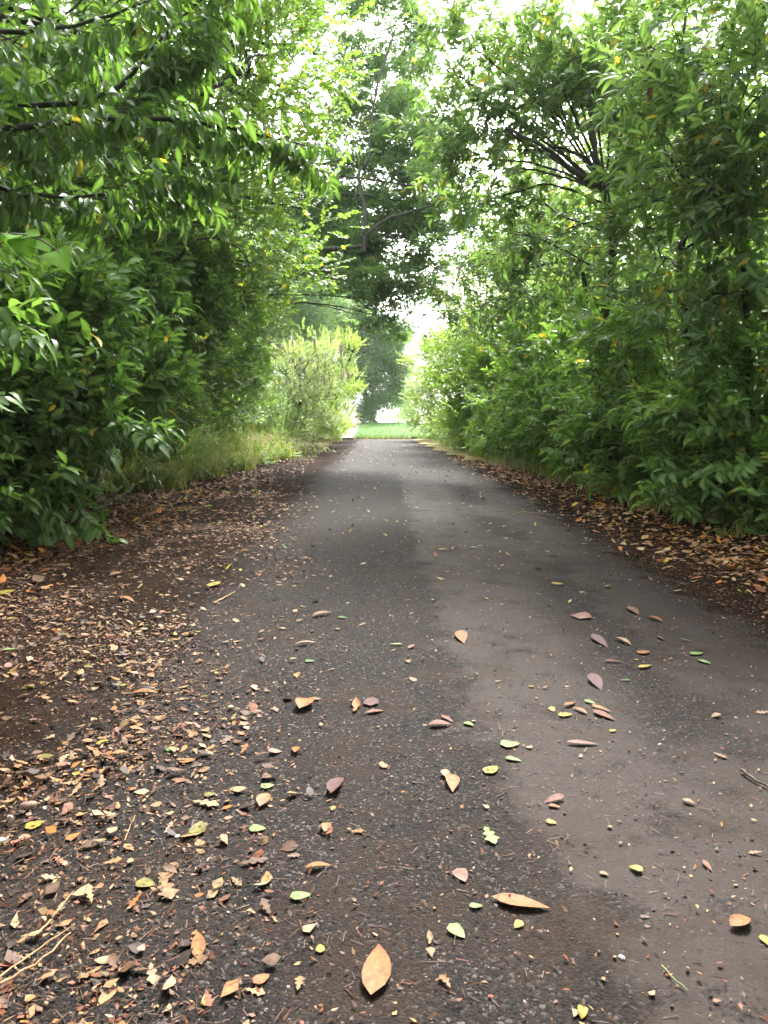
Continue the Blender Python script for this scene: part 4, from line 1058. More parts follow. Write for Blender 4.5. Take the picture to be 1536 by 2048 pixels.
def fallen_mesh(kind, i, col):
    if (kind, i, col) not in FM:
        V, F, rib = SH[kind][i]
        V = V - np.array((0, 0.5, 0)); V = V.copy(); V[:, 2] -= V[:, 2].min() - 0.004
        c = np.array(CC[col]); rr = np.random.default_rng(len(FM))
        C = c[None] * (0.85 + 0.3 * rr.random((len(V), 1))) * (1 + 0.25 * rib[:, None])
        # small stalk
        me = mesh_np('fallen_leaf', V, F, M['litter'], C)
        FM[(kind, i, col)] = me
    return FM[(kind, i, col)]
def fallen(p, L, ang, kind, col, label, group=None, wid=1.0, i=None, tilt=0.10):
    i = rnd.randrange(len(SH[kind])) if i is None else i
    o = link('fallen_leaf', fallen_mesh(kind, i, col), None)
    z = float(surf_z(p.x, p.y)) + 0.0025
    o.location = (p.x, p.y, z + 0.003)
    o.rotation_euler = (rnd.uniform(-tilt, tilt), rnd.uniform(-tilt, tilt), ang)
    o.scale = (L * wid, L, L * 0.65)
    tag(o, label, 'leaf', group)
    return o
# px, py, length px, angle on the picture (0 = tip up, clockwise), kind, colour, label
FLV = [(750, 1958, 112, 8, 'laurel', 'orange', 'large upright orange tan leaf at the bottom, nearest the camera', 1.15, 0), (1042, 1822, 118, 101, 'laurel', 'orange', 'long orange brown leaf lying crosswise right of centre, lower path', 1.0, 0),
 (395, 1905, 58, 0, 'laurel', 'orange', 'slim upright orange leaf in the lower left', 1.0, 0), (602, 1805, 45, 80, 'hazel', 'lime', 'pale green oval leaf in the lower centre left', .8, 0),
 (914, 1878, 40, 130, 'hazel', 'lime', 'pale green leaf right above the bottom edge, right of the big tan leaf', .9, 0), (952, 1827, 28, 85, 'hazel', 'lime', 'small pale green leaf touching the long orange leaf', .8, 0),
 (515, 1668, 34, 90, 'hazel', 'lime', 'pale green round leaf right of the olive leaf', 1.0, 0), (398, 1668, 32, 20, 'hazel', 'olive', 'olive leaf standing on edge in the lower left', .9, 1),
 (70, 1657, 42, 70, 'hazel', 'yellow', 'bright yellow leaf at the lower left edge', 1.0, 0), (292, 1778, 38, 100, 'hazel', 'olive', 'yellow olive leaf beside two tan oak leaves', 1.0, 0),
 (335, 1790, 48, 160, 'oak', 'tan', 'tan oak leaf right of the yellow olive leaf', 1.1, 0), (325, 1768, 30, 20, 'oak', 'tan', 'small tan oak leaf above its larger twin, beside the olive leaf', 1.1, 0),
 (675, 1585, 48, 30, 'laurel', 'purple', 'dull purple leaf leaning up, centre left', 1.0, 1), (1020, 1499, 40, 85, 'hazel', 'lime', 'broad pale yellow green leaf, upper one of a pair right of centre', 1.0, 0),
 (1027, 1530, 34, 100, 'hazel', 'lime', 'narrow pale green leaf, lower one of a pair right of centre', .6, 0), (982, 1551, 28, 60, 'hazel', 'yellow', 'yellow leaf left of the pale green pair', .9, 0),
 (902, 1580, 34, 170, 'laurel', 'orange', 'short orange leaf below a curled scrap, right of centre', 1.2, 1), (892, 1562, 20, 150, 'curled', 'pale', 'pale curled scrap above the short orange leaf', 1.0, 0),
 (1130, 1440, 28, 85, 'hazel', 'yellow', 'yellow leaf between the two track bands on the right', 1.0, 1), (1208, 1441, 50, 112, 'laurel', 'rust', 'rusty long leaf, lower of a stacked pair on the right', 1.0, 0),
 (1202, 1427, 42, 108, 'laurel', 'orange', 'orange leaf, upper of a stacked pair on the right', 1.0, 0), (1180, 1414, 24, 115, 'hazel', 'lime', 'pale green scrap above the stacked orange pair', .6, 0),
 (1165, 1498, 66, 92, 'laurel', 'pink', 'long thin pinkish brown leaf lying crosswise below the stacked pair', .7, 0), (880, 1461, 48, 85, 'laurel', 'rust', 'rusty folded leaf in the path centre', 1.2, 1),
 (895, 1448, 28, 120, 'laurel', 'rust', 'rusty leaf tip resting over the folded leaf in the centre', 1.0, 2), (938, 1458, 20, 115, 'hazel', 'lime', 'small pale green leaf right of the rusty folded leaf', .8, 0),
 (345, 1506, 28, 80, 'hazel', 'green', 'green leaf left, above an orange leaf', 1.0, 0), (375, 1530, 32, 80, 'hazel', 'orange', 'orange leaf just below the green leaf on the left', 1.0, 1),
 (535, 1582, 28, 75, 'hazel', 'lime', 'green leaf above a tan scrap, lower centre left', 1.0, 0), (420, 1598, 24, 80, 'hazel', 'olive', 'yellow green leaf lying on a pale oak leaf', 1.0, 0),
 (412, 1617, 54, 100, 'oak', 'pale', 'pale oak leaf under the yellow green leaf', 1.0, 0), (525, 1612, 32, 20, 'curled', 'tan', 'tan curled leaf under the green leaf, centre left', 1.0, 0),
 (508, 1735, 60, 78, 'oak', 'brown', 'flat brown oak leaf in the lower centre left', 1.1, 0), (980, 1685, 42, 150, 'oak', 'lime', 'mottled green oak leaf right of centre', 1.0, 0),
 (714, 1675, 28, 90, 'oak', 'orange', 'small orange oak leaf in the lower centre', 1.0, 1), (650, 1668, 24, 0, 'curled', 'tan', 'tan curled scrap left of the small orange oak leaf', 1.0, 0),
 (923, 1765, 32, 150, 'hazel', 'pink', 'tan ovate leaf above the small pale green leaf', .9, 0), (620, 1870, 32, 60, 'birch', 'pale', 'tan triangular leaf left of the big upright leaf', 1.0, 0),
 (640, 1912, 18, 0, 'hazel', 'yellow', 'tiny yellow leaf left of the big upright leaf', 1.0, 0), (858, 1893, 28, 0, 'curled', 'tan', 'tan curled leaf right of the big upright leaf', 1.0, 1),
 (862, 1921, 20, 170, 'birch', 'tan', 'small tan pointed leaf under the curled one at the bottom', 1.0, 0), (523, 1974, 38, 60, 'hazel', 'orange', 'orange tan leaf near the bottom edge, left of centre', 1.0, 1),
 (598, 1983, 34, 10, 'oak', 'tan', 'tan oak leaf near the bottom edge, left of the big upright leaf', 1.1, 0), (473, 1775, 26, 130, 'oak', 'tan', 'small tan oak leaf between brown and pale green leaves', 1.0, 0),
 (306, 1962, 42, 170, 'oak', 'pale', 'pale oak leaf near the bottom left', .9, 0), (203, 1962, 50, 80, 'oak', 'brown', 'ragged brown oak leaf near the bottom left', 1.0, 0),
 (411, 2014, 26, 10, 'hazel', 'yellow', 'small yellow leaf touching the bottom edge on the left', .6, 0), (1478, 1862, 46, 60, 'curled', 'orange', 'orange curled leaf near the lower right edge', 1.0, 0),
 (1440, 1522, 30, 110, 'oak', 'tan', 'tan oak leaf on the right half of the path', 1.0, 0), (1377, 1617, 28, 110, 'curled', 'tan', 'tan curled leaf on the right half of the path', 1.0, 0),
 (1108, 1625, 24, 100, 'hazel', 'orange', 'orange leaf lying on the grey silt band', .8, 1), (1414, 1746, 28, 140, 'laurel', 'rust', 'small rusty leaf at the lower right', 1.0, 0),
 (1208, 1762, 20, 110, 'hazel', 'tan', 'small tan leaf at the right of the long orange leaf', .8, 0), (1530, 1898, 28, 140, 'hazel', 'yellow', 'yellowish leaf cut by the lower right edge', .8, 0),
 (925, 1283, 30, 165, 'laurel', 'orange', 'orange oval leaf upright on the edge of the silt band', .95, 0), (792, 1296, 26, 90, 'oak', 'lime', 'pale green oak leaf in the middle of the path', 1.0, 0),
 (620, 1329, 20, 90, 'hazel', 'green', 'green leaf left of the middle, below the curved tan leaf', 1.0, 0), (612, 1295, 44, 82, 'laurel', 'pale', 'pale curved narrow leaf left of the middle', .7, 1),
 (645, 1236, 40, 78, 'laurel', 'pink', 'pinkish leaf left of a green scrap', 1.0, 1), (685, 1241, 18, 100, 'hazel', 'green', 'green scrap right of the pinkish leaf', .8, 0),
 (290, 1393, 55, 84, 'laurel', 'orange', 'large orange leaf among oak leaves on the left', 1.1, 1), (607, 1418, 34, 30, 'curled', 'orange', 'curled orange brown leaf left of the middle', 1.0, 0),
 (632, 1406, 24, 90, 'hazel', 'pink', 'flat pinkish leaf touching the curled orange one', .9, 0), (710, 1422, 26, 10, 'curled', 'orange', 'upright orange scrap near the path middle', .8, 1),
 (742, 1412, 20, 10, 'hazel', 'purple', 'grey purple oval leaf near the path middle', .8, 0), (1193, 1374, 36, 145, 'laurel', 'purple', 'purple leaf on the right track, lowest of three', 1.0, 0),
 (1227, 1331, 38, 92, 'laurel', 'rust', 'red brown leaf right of the purple leaves', .7, 0), (1200, 1290, 38, 125, 'laurel', 'purple', 'purple leaf on the right track, uppermost of three', .9, 0),
 (1245, 1291, 36, 110, 'laurel', 'pale', 'pale tan leaf right of the uppermost purple leaf', .9, 1), (1290, 1341, 28, 75, 'laurel', 'yellow', 'yellowish tan leaf below the pale one on the right', 1.1, 0),
 (1287, 1312, 22, 75, 'hazel', 'orange', 'small orange leaf between two pale leaves on the right', .9, 0), (1250, 1369, 22, 90, 'oak', 'green', 'green lobed leaf on the right track', 1.0, 0),
 (1393, 1314, 24, 80, 'hazel', 'lime', 'yellow green leaf right of the dark green one', .8, 0), (1370, 1287, 26, 100, 'oak', 'green', 'dark green leaf on the right of the path', .8, 0),
 (1408, 1331, 28, 110, 'hazel', 'lime', 'pale leaf below the yellow green leaf on the right', .7, 1), (1165, 1238, 18, 40, 'birch', 'pink', 'pinkish triangular leaf on the silt band', 1.0, 0),
 (1115, 1173, 24, 88, 'hazel', 'yellow', 'yellow leaf upper right on the path', 1.0, 0), (1310, 1245, 32, 105, 'laurel', 'orange', 'orange leaf on the right margin of the path', 1.0, 1),
 (1268, 1228, 24, 130, 'laurel', 'pink', 'pinkish leaf left of the orange leaf on the right margin', 1.0, 0), (885, 1103, 18, 88, 'hazel', 'yellow', 'yellow leaf in the upper middle of the path', .8, 0),
 (910, 1136, 20, 90, 'curled', 'dark', 'dark brown curled leaf in the upper middle of the path', 1.0, 0), (950, 1099, 18, 90, 'hazel', 'pale', 'whitish leaf right of the upper yellow leaf', .8, 0),
 (152, 1332, 32, 80, 'oak', 'olive', 'yellow green oak leaf among brown leaves on the left', 1.0, 0), (128, 1276, 28, 90, 'hazel', 'olive', 'yellow green leaf in the left litter, upper', .7, 0),
 (20, 1310, 32, 85, 'hazel', 'lime', 'yellow green leaf at the left edge', .7, 0), (14, 1194, 34, 75, 'hazel', 'yellow', 'broad yellow leaf at the left edge, upper', .9, 0),
 (58, 1388, 28, 90, 'hazel', 'olive', 'olive leaf near the left edge, middle', .7, 0), (90, 1518, 38, 90, 'hazel', 'olive', 'olive tan leaf near the left edge, lower', .8, 1),
 (255, 1172, 34, 78, 'laurel', 'rust', 'rusty leaf on the dark mud hollow, upper of two', .8, 0), (252, 1204, 34, 100, 'laurel', 'orange', 'orange leaf on the dark mud hollow, lower of two', .9, 1),
 (430, 1172, 22, 60, 'hazel', 'yellow', 'yellow leaf at the edge of the muddy hollow', .7, 1), (60, 1125, 40, 80, 'laurel', 'yellow', 'long yellow leaf in the left litter near the shrubs', .9, 0),
 (122, 1135, 34, 100, 'hazel', 'tan', 'rolled tan leaf standing up in the left litter', .9, 1), (235, 1153, 32, 80, 'curled', 'tan', 'tan folded leaf above the mud hollow', 1.0, 0)]
for (px, py, ln, an, kind, colr, lab, wid, ii) in FLV:
    a = R(an); dx, dy = math.sin(a) * ln / 2, -math.cos(a) * ln / 2
    p0, p1 = G(px - dx, py - dy), G(px + dx, py + dy)
    d = p1 - p0; L = min(d.length, 0.24)
    fallen((p0 + p1) / 2, L, math.atan2(-d.x, d.y), kind, colr, lab, None, wid, ii, 0.06)
# lesser leaves: those nothing tells apart share a group and a label
def in_view(x, y):
    if y < 1.2: return None
    v = Vector((x, y, -CAMH)); zc = v.dot(Vector(FW)); yc = v.dot(Vector(UPV))
    px, py = 768 + FPX * x / zc, 1024 - FPX * yc / zc
    return (px, py) if -20 < px < 1556 and py < 2070 else None
TYP = [('oak', 'tan', 'small tan oak leaf', (.04, .065)), ('oak', 'brown', 'brown crinkled oak leaf', (.04, .065)), ('birch', 'pale', 'small pale birch leaf', (.022, .035)), ('curled', 'tan', 'curled tan leaf', (.03, .05)),
       ('laurel', 'orange', 'narrow orange laurel leaf', (.07, .11)), ('hazel', 'tan', 'round tan leaf', (.03, .05)), ('laurel', 'rust', 'narrow rust brown laurel leaf', (.06, .10)), ('hazel', 'yellow', 'small yellow leaf', (.025, .045))]
q = random.Random(77); cnt = 0
while cnt < 200:
    y = 1.5 + 8 * q.random() ** 1.6; x = q.uniform(-3.6, 3.2)
    if not in_view(x, y): continue
    left = x < -0.45
    if not left and q.random() < 0.55: continue
    ty = TYP[q.choice([0, 0, 0, 1, 1, 2, 3, 3, 5, 7] if left else [2, 2, 3, 4, 5, 6, 0, 7])]
    where = ('in the nearest litter left of the path' if y < 2.6 else 'in the litter left of the path' if y < 5 else 'in the farther litter left of the path') if left else ('on the nearest bare asphalt' if y < 2.6 else 'on the bare asphalt' if y < 5 else 'on the farther bare asphalt')
    fallen(Vector((x, y, 0)), q.uniform(*ty[3]), q.uniform(0, 6.28), ty[0], ty[1], f'{ty[2]} {where}', f'{ty[2]} {where}', 1.0, None, 0.2)
    cnt += 1

# litter past the first few hundred: one mass, real leaves
def batch(shapes, n, pos, size, mats_cols, seed, tilt=0.3, flat=0.5):
    g = np.random.default_rng(seed); VV, FF, CC_, k = [], [], [], 0
    which = g.integers(0, len(shapes), n)
    for s, (V, F, rib) in enumerate(shapes):
        idx = np.where(which == s)[0]
        if not len(idx): continue
        V0 = V - np.array((0, 0.5, 0)); m = len(idx)
        a = g.uniform(0, 2 * np.pi, m); tx = g.normal(0, tilt, m); ty = g.normal(0, tilt, m)
        sz = size[idx]
        X = V0[None, :, 0] * sz[:, None]; Y = V0[None, :, 1] * sz[:, None]; Z = V0[None, :, 2] * sz[:, None] * flat
        Z = Z + X * np.sin(ty)[:, None] + Y * np.sin(tx)[:, None]
        flip = np.where(g.random(m) < 0.5, -1, 1)[:, None]; Z = Z * flip
        Z = Z - Z.min(1, keepdims=True)
        ca, sa = np.cos(a)[:, None], np.sin(a)[:, None]
        W = np.stack([X * ca - Y * sa + pos[idx, 0:1], X * sa + Y * ca + pos[idx, 1:2], Z + pos[idx, 2:3]], -1).reshape(-1, 3)
        FF.append((F[None] + (np.arange(m) * len(V))[:, None, None]).reshape(-1, 4) + k); k += m * len(V)
        VV.append(W)
        c = mats_cols[idx][:, None, :] * (1 + 0.2 * rib[None, :, None])
        CC_.append(c.reshape(-1, 3))
    return np.vstack(VV), np.vstack(FF), np.vstack(CC_)
def colours(n, names, w, seed, jit=0.25):
    g = np.random.default_rng(seed); arr = np.array([CC[k] for k in names]); w = np.array(w, float); w /= w.sum()
    c = arr[g.choice(len(names), n, p=w)]
    return c * g.uniform(1 - jit, 1 + jit, (n, 1)) * g.uniform(0.93, 1.07, (n, 3))
def dens_left(x, y):
    e = 0.15 - 0.09 * y
    d = smooth01((e - x) / 1.8)
    n1 = vnoise(x * 1.3, y * 0.9, 21)
    d = d * np.clip(0.72 + 1.5 * n1, 0.10, 1.5)
    hol = np.exp(-(((x + 2.0) / 0.8) ** 2 + ((y - 6.0) / 0.5) ** 2)) + np.exp(-(((x + 1.35) / 0.5) ** 2 + ((y - 6.6) / 0.4) ** 2)) + np.exp(-(((x + 1.7) / 0.5) ** 2 + ((y - 9.5) / 0.5) ** 2))
    d = d * np.clip(1 - 0.7 * hol, 0, 1)
    d = d * (1 + 0.8 * smooth01((-2.2 - x) / 1.5))
    return np.clip(d, 0, 1.6)
def dens_right(x, y):
    e = path_right(y) - 0.5 + 0.25 * np.maximum(0, (5.5 - y) / 3)
    d = smooth01((x - e) / 1.3) * np.clip(0.85 + 0.8 * vnoise(x * 1.5, y * 1.0, 31), 0.1, 1.3)
    return d * (1 - 0.75 * smooth01((y - 24) / 5))
def rej(n, f, x0, x1, y0, y1, seed, power=1.0, fmax=1.6):
    g = np.random.default_rng(seed); X, Y = [], []; k = 0
    while k < n:
        x = g.uniform(x0, x1, 60000); y = y0 + (y1 - y0) * g.random(60000) ** power
        ok_ = g.random(60000) * fmax < f(x, y)
        X.append(x[ok_]); Y.append(y[ok_]); k += ok_.sum()
    x, y = np.concatenate(X)[:n], np.concatenate(Y)[:n]
    return np.stack([x, y, surf_z(x, y) + 0.001 + 0.02 * g.random(n) ** 3], 1)
def litter(name, label, n, f, x0, x1, y0, y1, kinds, names, w, s0, s1, seed, power=1.0, tilt=0.3, low=True, gain=1.4):
    pos = rej(n, f, x0, x1, y0, y1, seed, power)
    g = np.random.default_rng(seed + 5)
    sz = g.uniform(s0, s1, n)
    shp = []
    for k in kinds:
        for a in FS[k]:
            a = list(a); a[2] = {'oak': 11, 'laurel': 4, 'hazel': 3, 'birch': 3, 'curled': 4}[k] if low else a[2]
            shp.append(leaf_shape(*a))
    V, F, C = batch(shp, n, pos, sz, colours(n, names, w, seed + 9) * gain, seed + 1, tilt)
    return tag(link(name, mesh_np(name, V, F, M['litter'], C)), label, 'leaf litter', kind='stuff')
NM = ['tan', 'orange', 'rust', 'brown', 'dark', 'pink', 'yellow', 'olive', 'pale']
litter('leaf_litter', 'brown oak and birch leaves littering the left of the path', 34000, dens_left, -5.2, 0.6, 1.2, 13, ['oak', 'birch', 'curled', 'hazel'], NM, [7, 1.5, 1.2, 6, 3, 1.5, .3, .3, 2.5], 0.018, 0.062, 501, 1.25, 0.22)
litter('leaf_litter', 'leaves littering the left verge further along', 16000, dens_left, -7, -0.3, 12, 41, ['birch', 'hazel', 'curled'], NM, [5, 3, 3, 4, 1, 2, .5, .3, 1.5], 0.035, 0.085, 511, 1.2)
litter('leaf_litter', 'large dry laurel leaves under the left shrubs', 2600, lambda x, y: smooth01((-2.6 + .03 * y - x) / 1.2) * 1.6, -7.5, -2.2, 5.5, 16, ['laurel', 'hazel', 'curled'], NM, [4, 4, 3, 3, 2, 3, .7, .2, 1], 0.08, 0.13, 521, 1.0, 0.3, gain=2.0)
litter('leaf_litter', 'dry orange laurel leaves along the right hedge', 13000, dens_right, 1.4, 6, 4.2, 24, ['laurel', 'laurel', 'curled', 'hazel'], NM, [9, 5, 2, 2, 1, 2, .5, .1, 4], 0.045, 0.11, 531, 1.1, 0.22, gain=2.3)  # gain brightens the leaf colour to offset the hedge's shade
litter('leaf_litter', 'small leaf scraps on the right margin of the path', 11000, lambda x, y: dens_right(x + 0.35, y), 1.0, 6, 3.0, 41, ['birch', 'curled', 'hazel'], NM, [5, 4, 3, 4, 2, 2, .3, .1, 1.5], 0.02, 0.05, 541, 1.2)
litter('leaf_litter', 'sparse small leaves scattered over the bare path', 900, lambda x, y: 1.6 * (x > path_left(y)) * (x < path_right(y)), -1.5, 3, 5, 40, ['birch', 'hazel', 'oak', 'laurel'], ['tan', 'pale', 'yellow', 'olive', 'brown', 'lime', 'rust'], [4, 5, 3, 2, 2, 2, 1], 0.03, 0.075, 551, 0.9)
litter('leaf_debris', 'tiny leaf crumbs on the ground', 95000, lambda x, y: np.clip(dens_left(x - .05, y) * 1.3 + 0.07 + dens_right(x + .6, y) * .5, 0, 1.6), -4.2, 3.6, 1.2, 9, ['birch'], ['brown', 'rust', 'dark', 'tan', 'pale'], [5, 3, 2, 2.5, .8], 0.005, 0.020, 561, 1.3, 0.4)
# fibres of leaf mould
n = 45000; g = np.random.default_rng(571)
pos = rej(n, lambda x, y: np.clip(dens_left(x - .1, y) + .06 + dens_right(x + .5, y) * .3, 0, 1.6) * (vnoise(x * 2.2, y * 2.2, 77) > -0.1), -4.2, 3.4, 1.2, 8, 571, 1.4)
a = g.uniform(0, 6.28, n); L = g.uniform(0.01, 0.04, n); w = 0.0011
d = np.stack([np.cos(a), np.sin(a)], 1); pz = pos[:, 2] + 0.001
V = np.zeros((n, 4, 3)); e = np.stack([-d[:, 1], d[:, 0]], 1) * w
for j, (s, t) in enumerate(((-.5, -1), (.5, -1), (.5, 1), (-.5, 1))):
    V[:, j, :2] = pos[:, :2] + d * (s * L)[:, None] + e * t; V[:, j, 2] = pz + 0.004 * (s + .5) * g.random(n)
F = np.arange(n * 4).reshape(n, 4)
tag(link('leaf_fibres', mesh_np('leaf_fibres', V.reshape(-1, 3), F, M['litter'], np.repeat(colours(n, ['rust', 'brown', 'dark', 'tan'], [4, 4, 3, .5], 3), 4, 0))), 'rust brown plant fibres in the leaf mould', 'leaf litter', kind='stuff')
# loose stone chips
n = 22000; pos = rej(n, lambda x, y: 0.5 + 1.1 * (x < 0.35) * (x > -2.6), -3.2, 3.0, 1.2, 7.5, 581, 1.5)
g = np.random.default_rng(582)
oc = np.array([(1, 0, 0), (0, 1, 0), (-1, 0, 0), (0, -1, 0), (0, 0, .8)]); of = np.array([(0, 1, 4), (1, 2, 4), (2, 3, 4), (3, 0, 4)])
sz = 0.0016 + 0.0032 * g.random(n) ** 2.5; an = g.uniform(0, 6.28, n)
jit = g.uniform(.6, 1.3, (n, 5, 3)); W = oc[None] * jit * sz[:, None, None]
X = W[..., 0] * np.cos(an)[:, None] - W[..., 1] * np.sin(an)[:, None]; Y = W[..., 0] * np.sin(an)[:, None] + W[..., 1] * np.cos(an)[:, None]
W = np.stack([X + pos[:, :1], Y + pos[:, 1:2], W[..., 2] + (surf_z(pos[:, 0], pos[:, 1]) - 0.0005)[:, None]], -1)
sc_ = np.array([(0.018, .015, .013), (.035, .029, .026), (.07, .06, .054), (.15, .13, .115)])[g.choice(4, n, p=[.34, .38, .2, .08])] * g.uniform(.8, 1.2, (n, 1))
tag(link('loose_chippings', mesh_np('loose_chippings', W.reshape(-1, 3), (of[None] + (np.arange(n) * 5)[:, None, None]).reshape(-1, 3), M['stone'], np.repeat(sc_, 5, 0), False)), 'fine stone chippings on the asphalt', 'gravel', kind='stuff')

# stones
def stone(px, py, r, col, lab, seed):
    b = G(px, py); q = random.Random(seed); import bmesh
    bm = bmesh.new(); bmesh.ops.create_icosphere(bm, subdivisions=2, radius=1)
    for v in bm.verts:
        k = 1 + 0.18 * math.sin(v.co.x * 3 + seed) * math.cos(v.co.y * 4 + seed * 2) + q.uniform(-.05, .05)
        v.co = Vector((v.co.x * r * k, v.co.y * r * 0.72 * k, v.co.z * r * 0.45 * k))
    me = bpy.data.meshes.new('stone'); bm.to_mesh(me); bm.free()
    a = me.color_attributes.new('col', 'FLOAT_COLOR', 'POINT'); a.data.foreach_set('color', np.tile(np.array((*col, 1), np.float32), len(me.vertices)))
    me.materials.append(M['stone']); me.polygons.foreach_set('use_smooth', [True] * len(me.polygons))
    o = link('stone', me, None, (b.x, b.y, float(surf_z(b.x, b.y)) + r * 0.2)); o.rotation_euler.z = q.uniform(0, 3)
    tag(o, lab, 'stone')
for t in ((57, 1618, .030, (.15, .10, .075), 'flat brown stone near the lower left edge', 1), (8, 1685, .018, (.45, .41, .37), 'pale stone cut by the left edge', 2), (90, 1622, .012, (.3, .27, .25), 'small grey pebble above the brown stone', 3),
          (162, 1545, .012, (.4, .37, .34), 'small whitish pebble above the yellow leaf', 4), (355, 1681, .010, (.5, .47, .44), 'white pebble left of the olive leaf', 5), (20, 1640, .014, (.2, .17, .15), 'grey brown pebble beside the flat brown stone', 6),
          (1243, 1930, .010, (.3, .28, .27), 'grey pebble in the lower right', 7), (232, 1375, .022, (.09, .10, .07), 'mossy dark stone in the left litter', 8)):
    stone(*t)

# sticks and stalks
def stick(pxs, r, mat, lab, name='stick', lift=0.006, cat='stick'):
    pts = [G(*p) for p in pxs]; b = pts[0].copy()
    out = [Vector((p.x, p.y, float(surf_z(p.x, p.y)) + lift + r)) - b for p in pts]
    o = link(name, tube_mesh(name, smooth_path(out, 5, r * 0.6), r, r * 0.45, M[mat], 6), None, b)
    tag(o, lab, cat); return o
stick([(-20, 1985), (60, 1925), (150, 1862), (145, 1800)][:3] , .0035, 'stick', 'orange brown leaf stalk crossing the lower left corner, middle one')
stick([(-30, 2000), (70, 1950), (142, 1885)], .0045, 'stick', 'thick tan leaf stalk in the lower left corner, nearest one', lift=.012)
stick([(75, 1890), (110, 1850), (148, 1802)], .0032, 'stick', 'straight tan leaf stalk above the other two, lower left', lift=.016)
stick([(250, 1692), (262, 1660), (272, 1640)], .0022, 'stick', 'short upright stalk left of the olive leaf')
stick([(425, 1212), (448, 1202), (470, 1188)], .007, 'stick', 'pale stick in the litter left of the path')
stick([(285, 1128), (320, 1125), (352, 1124)], .006, 'stick_dark', 'thin straight stick above the mud hollow')
stick([(1020, 1028), (1050, 1032), (1095, 1043)], .006, 'stick', 'long pale stick lying across the right track, lower one')
stick([(1020, 1030), (1050, 1028), (1090, 1032)], .005, 'stick', 'long pale stick lying across the right track, upper one', lift=.012)
stick([(1482, 1555), (1510, 1575), (1560, 1600)], .007, 'stick_dark', 'dark stick entering at the right edge')
stick([(136, 1178), (190, 1180)], .008, 'stick_dark', 'dark curved stick left of the mud hollow')
stick([(52, 1150), (75, 1172), (62, 1182)], .004, 'stick_dark', 'forked thin twig in the left litter')
stick([(375, 1243), (385, 1236)], .006, 'stick_dark', 'short dark twig right of the mud hollow')
sd_ = stick([(1322, 1950), (1345, 1975), (1375, 2000)], .0018, 'stalk', 'thin green winged seed with its stalk, lower right', 'winged_seed', cat='seed')
o = link('wing', TPL['hazel']['leaf_mesh'][0], sd_, (0, 0, 0.006)); o.scale = (.35, .55, .4); o.rotation_euler.z = R(40)

# brown dead leaves hanging in the right tree, rusty twig
for i, (px, py, pz, d, lab) in enumerate(((1300, 90, 190, 8.6, 'long hanging bunch of dead brown leaves in the upper right'), (1082, 495, 525, 14, 'small rust brown dead leaf bunch in the middle right tree'))):
    top = P(px, py, d); root = empty('dead_leaf_bunch', top); tag(root, lab, 'dead leaves')
    link('twig', tube_mesh('twig', smooth_path([Vector((0, 0, 0.05)), P(px, pz, d) - top], 3), .004, .002, M['stick_dark'], 4), root)
    q = random.Random(i)
    for k in range(14 if i == 0 else 5):
        t = k / 14; p = (P(px, pz, d) - top) * t
        o = link('leaf', fallen_mesh('laurel', k % 3, 'pink' if k % 2 else 'rust'), root)
        m = rot_dir(Vector((q.uniform(-.3, .3), q.uniform(-.3, .3), -1)), Vector((0, -1, 0)))
        o.matrix_local = Matrix.Translation(p) @ m.to_4x4() @ Matrix.Scale(0.15, 4) @ Matrix.Translation((0, 0.5, 0))

# ------------------------------------------------------------------ far street: parked car, road sign, shrubs
import bmesh
def box(bm, x0, x1, y0, y1, z0, z1, top=1.0, topy=1.0):
    cx, cyy = (x0 + x1) / 2, (y0 + y1) / 2
    vs = [bm.verts.new(p) for p in ((x0, y0, z0), (x1, y0, z0), (x1, y1, z0), (x0, y1, z0))]
    vt = [bm.verts.new((cx + (v.co.x - cx) * top, cyy + (v.co.y - cyy) * topy, z1)) for v in vs]
    bm.faces.new(vs[::-1]); bm.faces.new(vt)
    for i in range(4): bm.faces.new((vs[i], vs[(i + 1) % 4], vt[(i + 1) % 4], vt[i]))
def bobj(name, fn, mat, parent, bev=0.0):
    bm = bmesh.new(); fn(bm)
    if bev: bmesh.ops.bevel(bm, geom=bm.edges[:], offset=bev, segments=2, affect='EDGES')
    me = bpy.data.meshes.new(name); bm.to_mesh(me); bm.free(); me.materials.append(mat)
    return link(name, me, parent)
red = flat_mat('red_paint', (0.30, 0.03, 0.03), 0.3); glass = flat_mat('dark_glass', (0.03, 0.035, 0.04), 0.1); rub = flat_mat('tyre_rubber', (0.02, 0.02, 0.02), 0.8); wht = flat_mat('sign_white', (0.7, 0.7, 0.7), 0.5); gry = flat_mat('grey_metal', (0.25, 0.26, 0.27), 0.5)
cp = P(716, 840, 200); cp.z = 0.06
car = empty('parked_car', cp); tag(car, 'small red car far away under the dark tree', 'car')
bobj('body', lambda b: box(b, -.88, .88, -2.1, 2.1, .3, .85, .95, .98), red, car, .08)
bobj('cabin', lambda b: box(b, -.78, .78, -1.6, 1.0, .86, 1.42, .8, .72), glass, car, .05)
bobj('roof', lambda b: box(b, -.62, .62, -1.2, .6, 1.425, 1.47, .95, .95), red, car, .015)
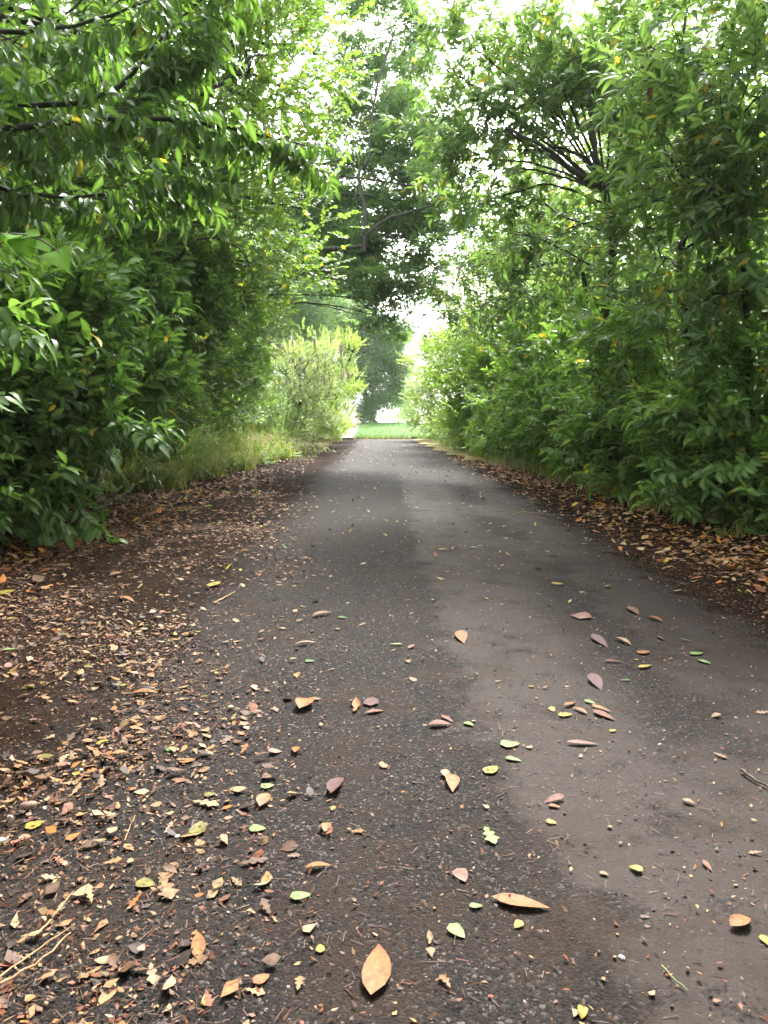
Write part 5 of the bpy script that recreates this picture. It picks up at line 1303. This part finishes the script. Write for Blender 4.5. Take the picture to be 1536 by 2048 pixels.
for sx in (-.8, .8):
    for sy in (-1.3, 1.3):
        bm = bmesh.new(); bmesh.ops.create_cone(bm, cap_ends=True, segments=16, radius1=.32, radius2=.32, depth=.2, matrix=Matrix.Translation((sx, sy, .32)) @ Matrix.Rotation(R(90), 4, 'Y'))
        me = bpy.data.meshes.new('wheel'); bm.to_mesh(me); bm.free(); me.materials.append(rub); link('wheel', me, car)
lampm = flat_mat('red_lamp', (0.5, 0.02, 0.02), 0.3)
for sx in (-.72, .72): bobj('tail_light', lambda b: box(b, sx - .1, sx + .1, -2.13, -2.05, .62, .78), lampm, car)
bobj('bumper', lambda b: box(b, -.86, .86, -2.16, -2.0, .34, .52), gry, car)
sp_ = P(703, 848, 95); sp_.z = 0.06
sg = empty('road_sign', sp_); tag(sg, 'small road sign on a thin post far beyond the footpath', 'sign')
link('post', tube_mesh('post', [Vector((0, 0, 0)), Vector((0, 0, 2.1))], .04, .04, gry, 8), sg)
bobj('panel', lambda b: box(b, -.45, .45, -.07, -.045, 1.5, 1.95), wht, sg)
for i, (px, d, r, lab) in enumerate(((795, 110, 2.2, 'low olive bushy tree across the far road, left one'), (822, 105, 2.6, 'olive bushy tree across the far road, right one'))):
    b = P(px, 830, d); b.z = 0.05
    plant('street_tree', lab, 'tree', b, 'far_mid', [(b + Vector((0, 0, 1.6)), r * .6), (b + Vector((.8, 0, 2.4)), r * .55), (b + Vector((-.7, 0, 1.2)), r * .45)], seed=400 + i, r0=.12, dens=.7)


# ------------------------------------------------------------------ thin volume added to stand in for lens glare, lifts the shadows
hz_m, n, l, out = new_mat('haze')
pv = n.new('ShaderNodeVolumePrincipled'); pv.inputs['Color'].default_value = (0.93, 0.97, 1, 1); pv.inputs['Density'].default_value = 0.00035; pv.inputs['Anisotropy'].default_value = 0.3
l.new(pv.outputs[0], out.inputs['Volume'])
bm = bmesh.new(); box(bm, -950, 950, -320, 2600, -1.2, 26); me = bpy.data.meshes.new('haze'); bm.to_mesh(me); bm.free(); me.materials.append(hz_m)
tag(link('haze', me), kind='stuff')
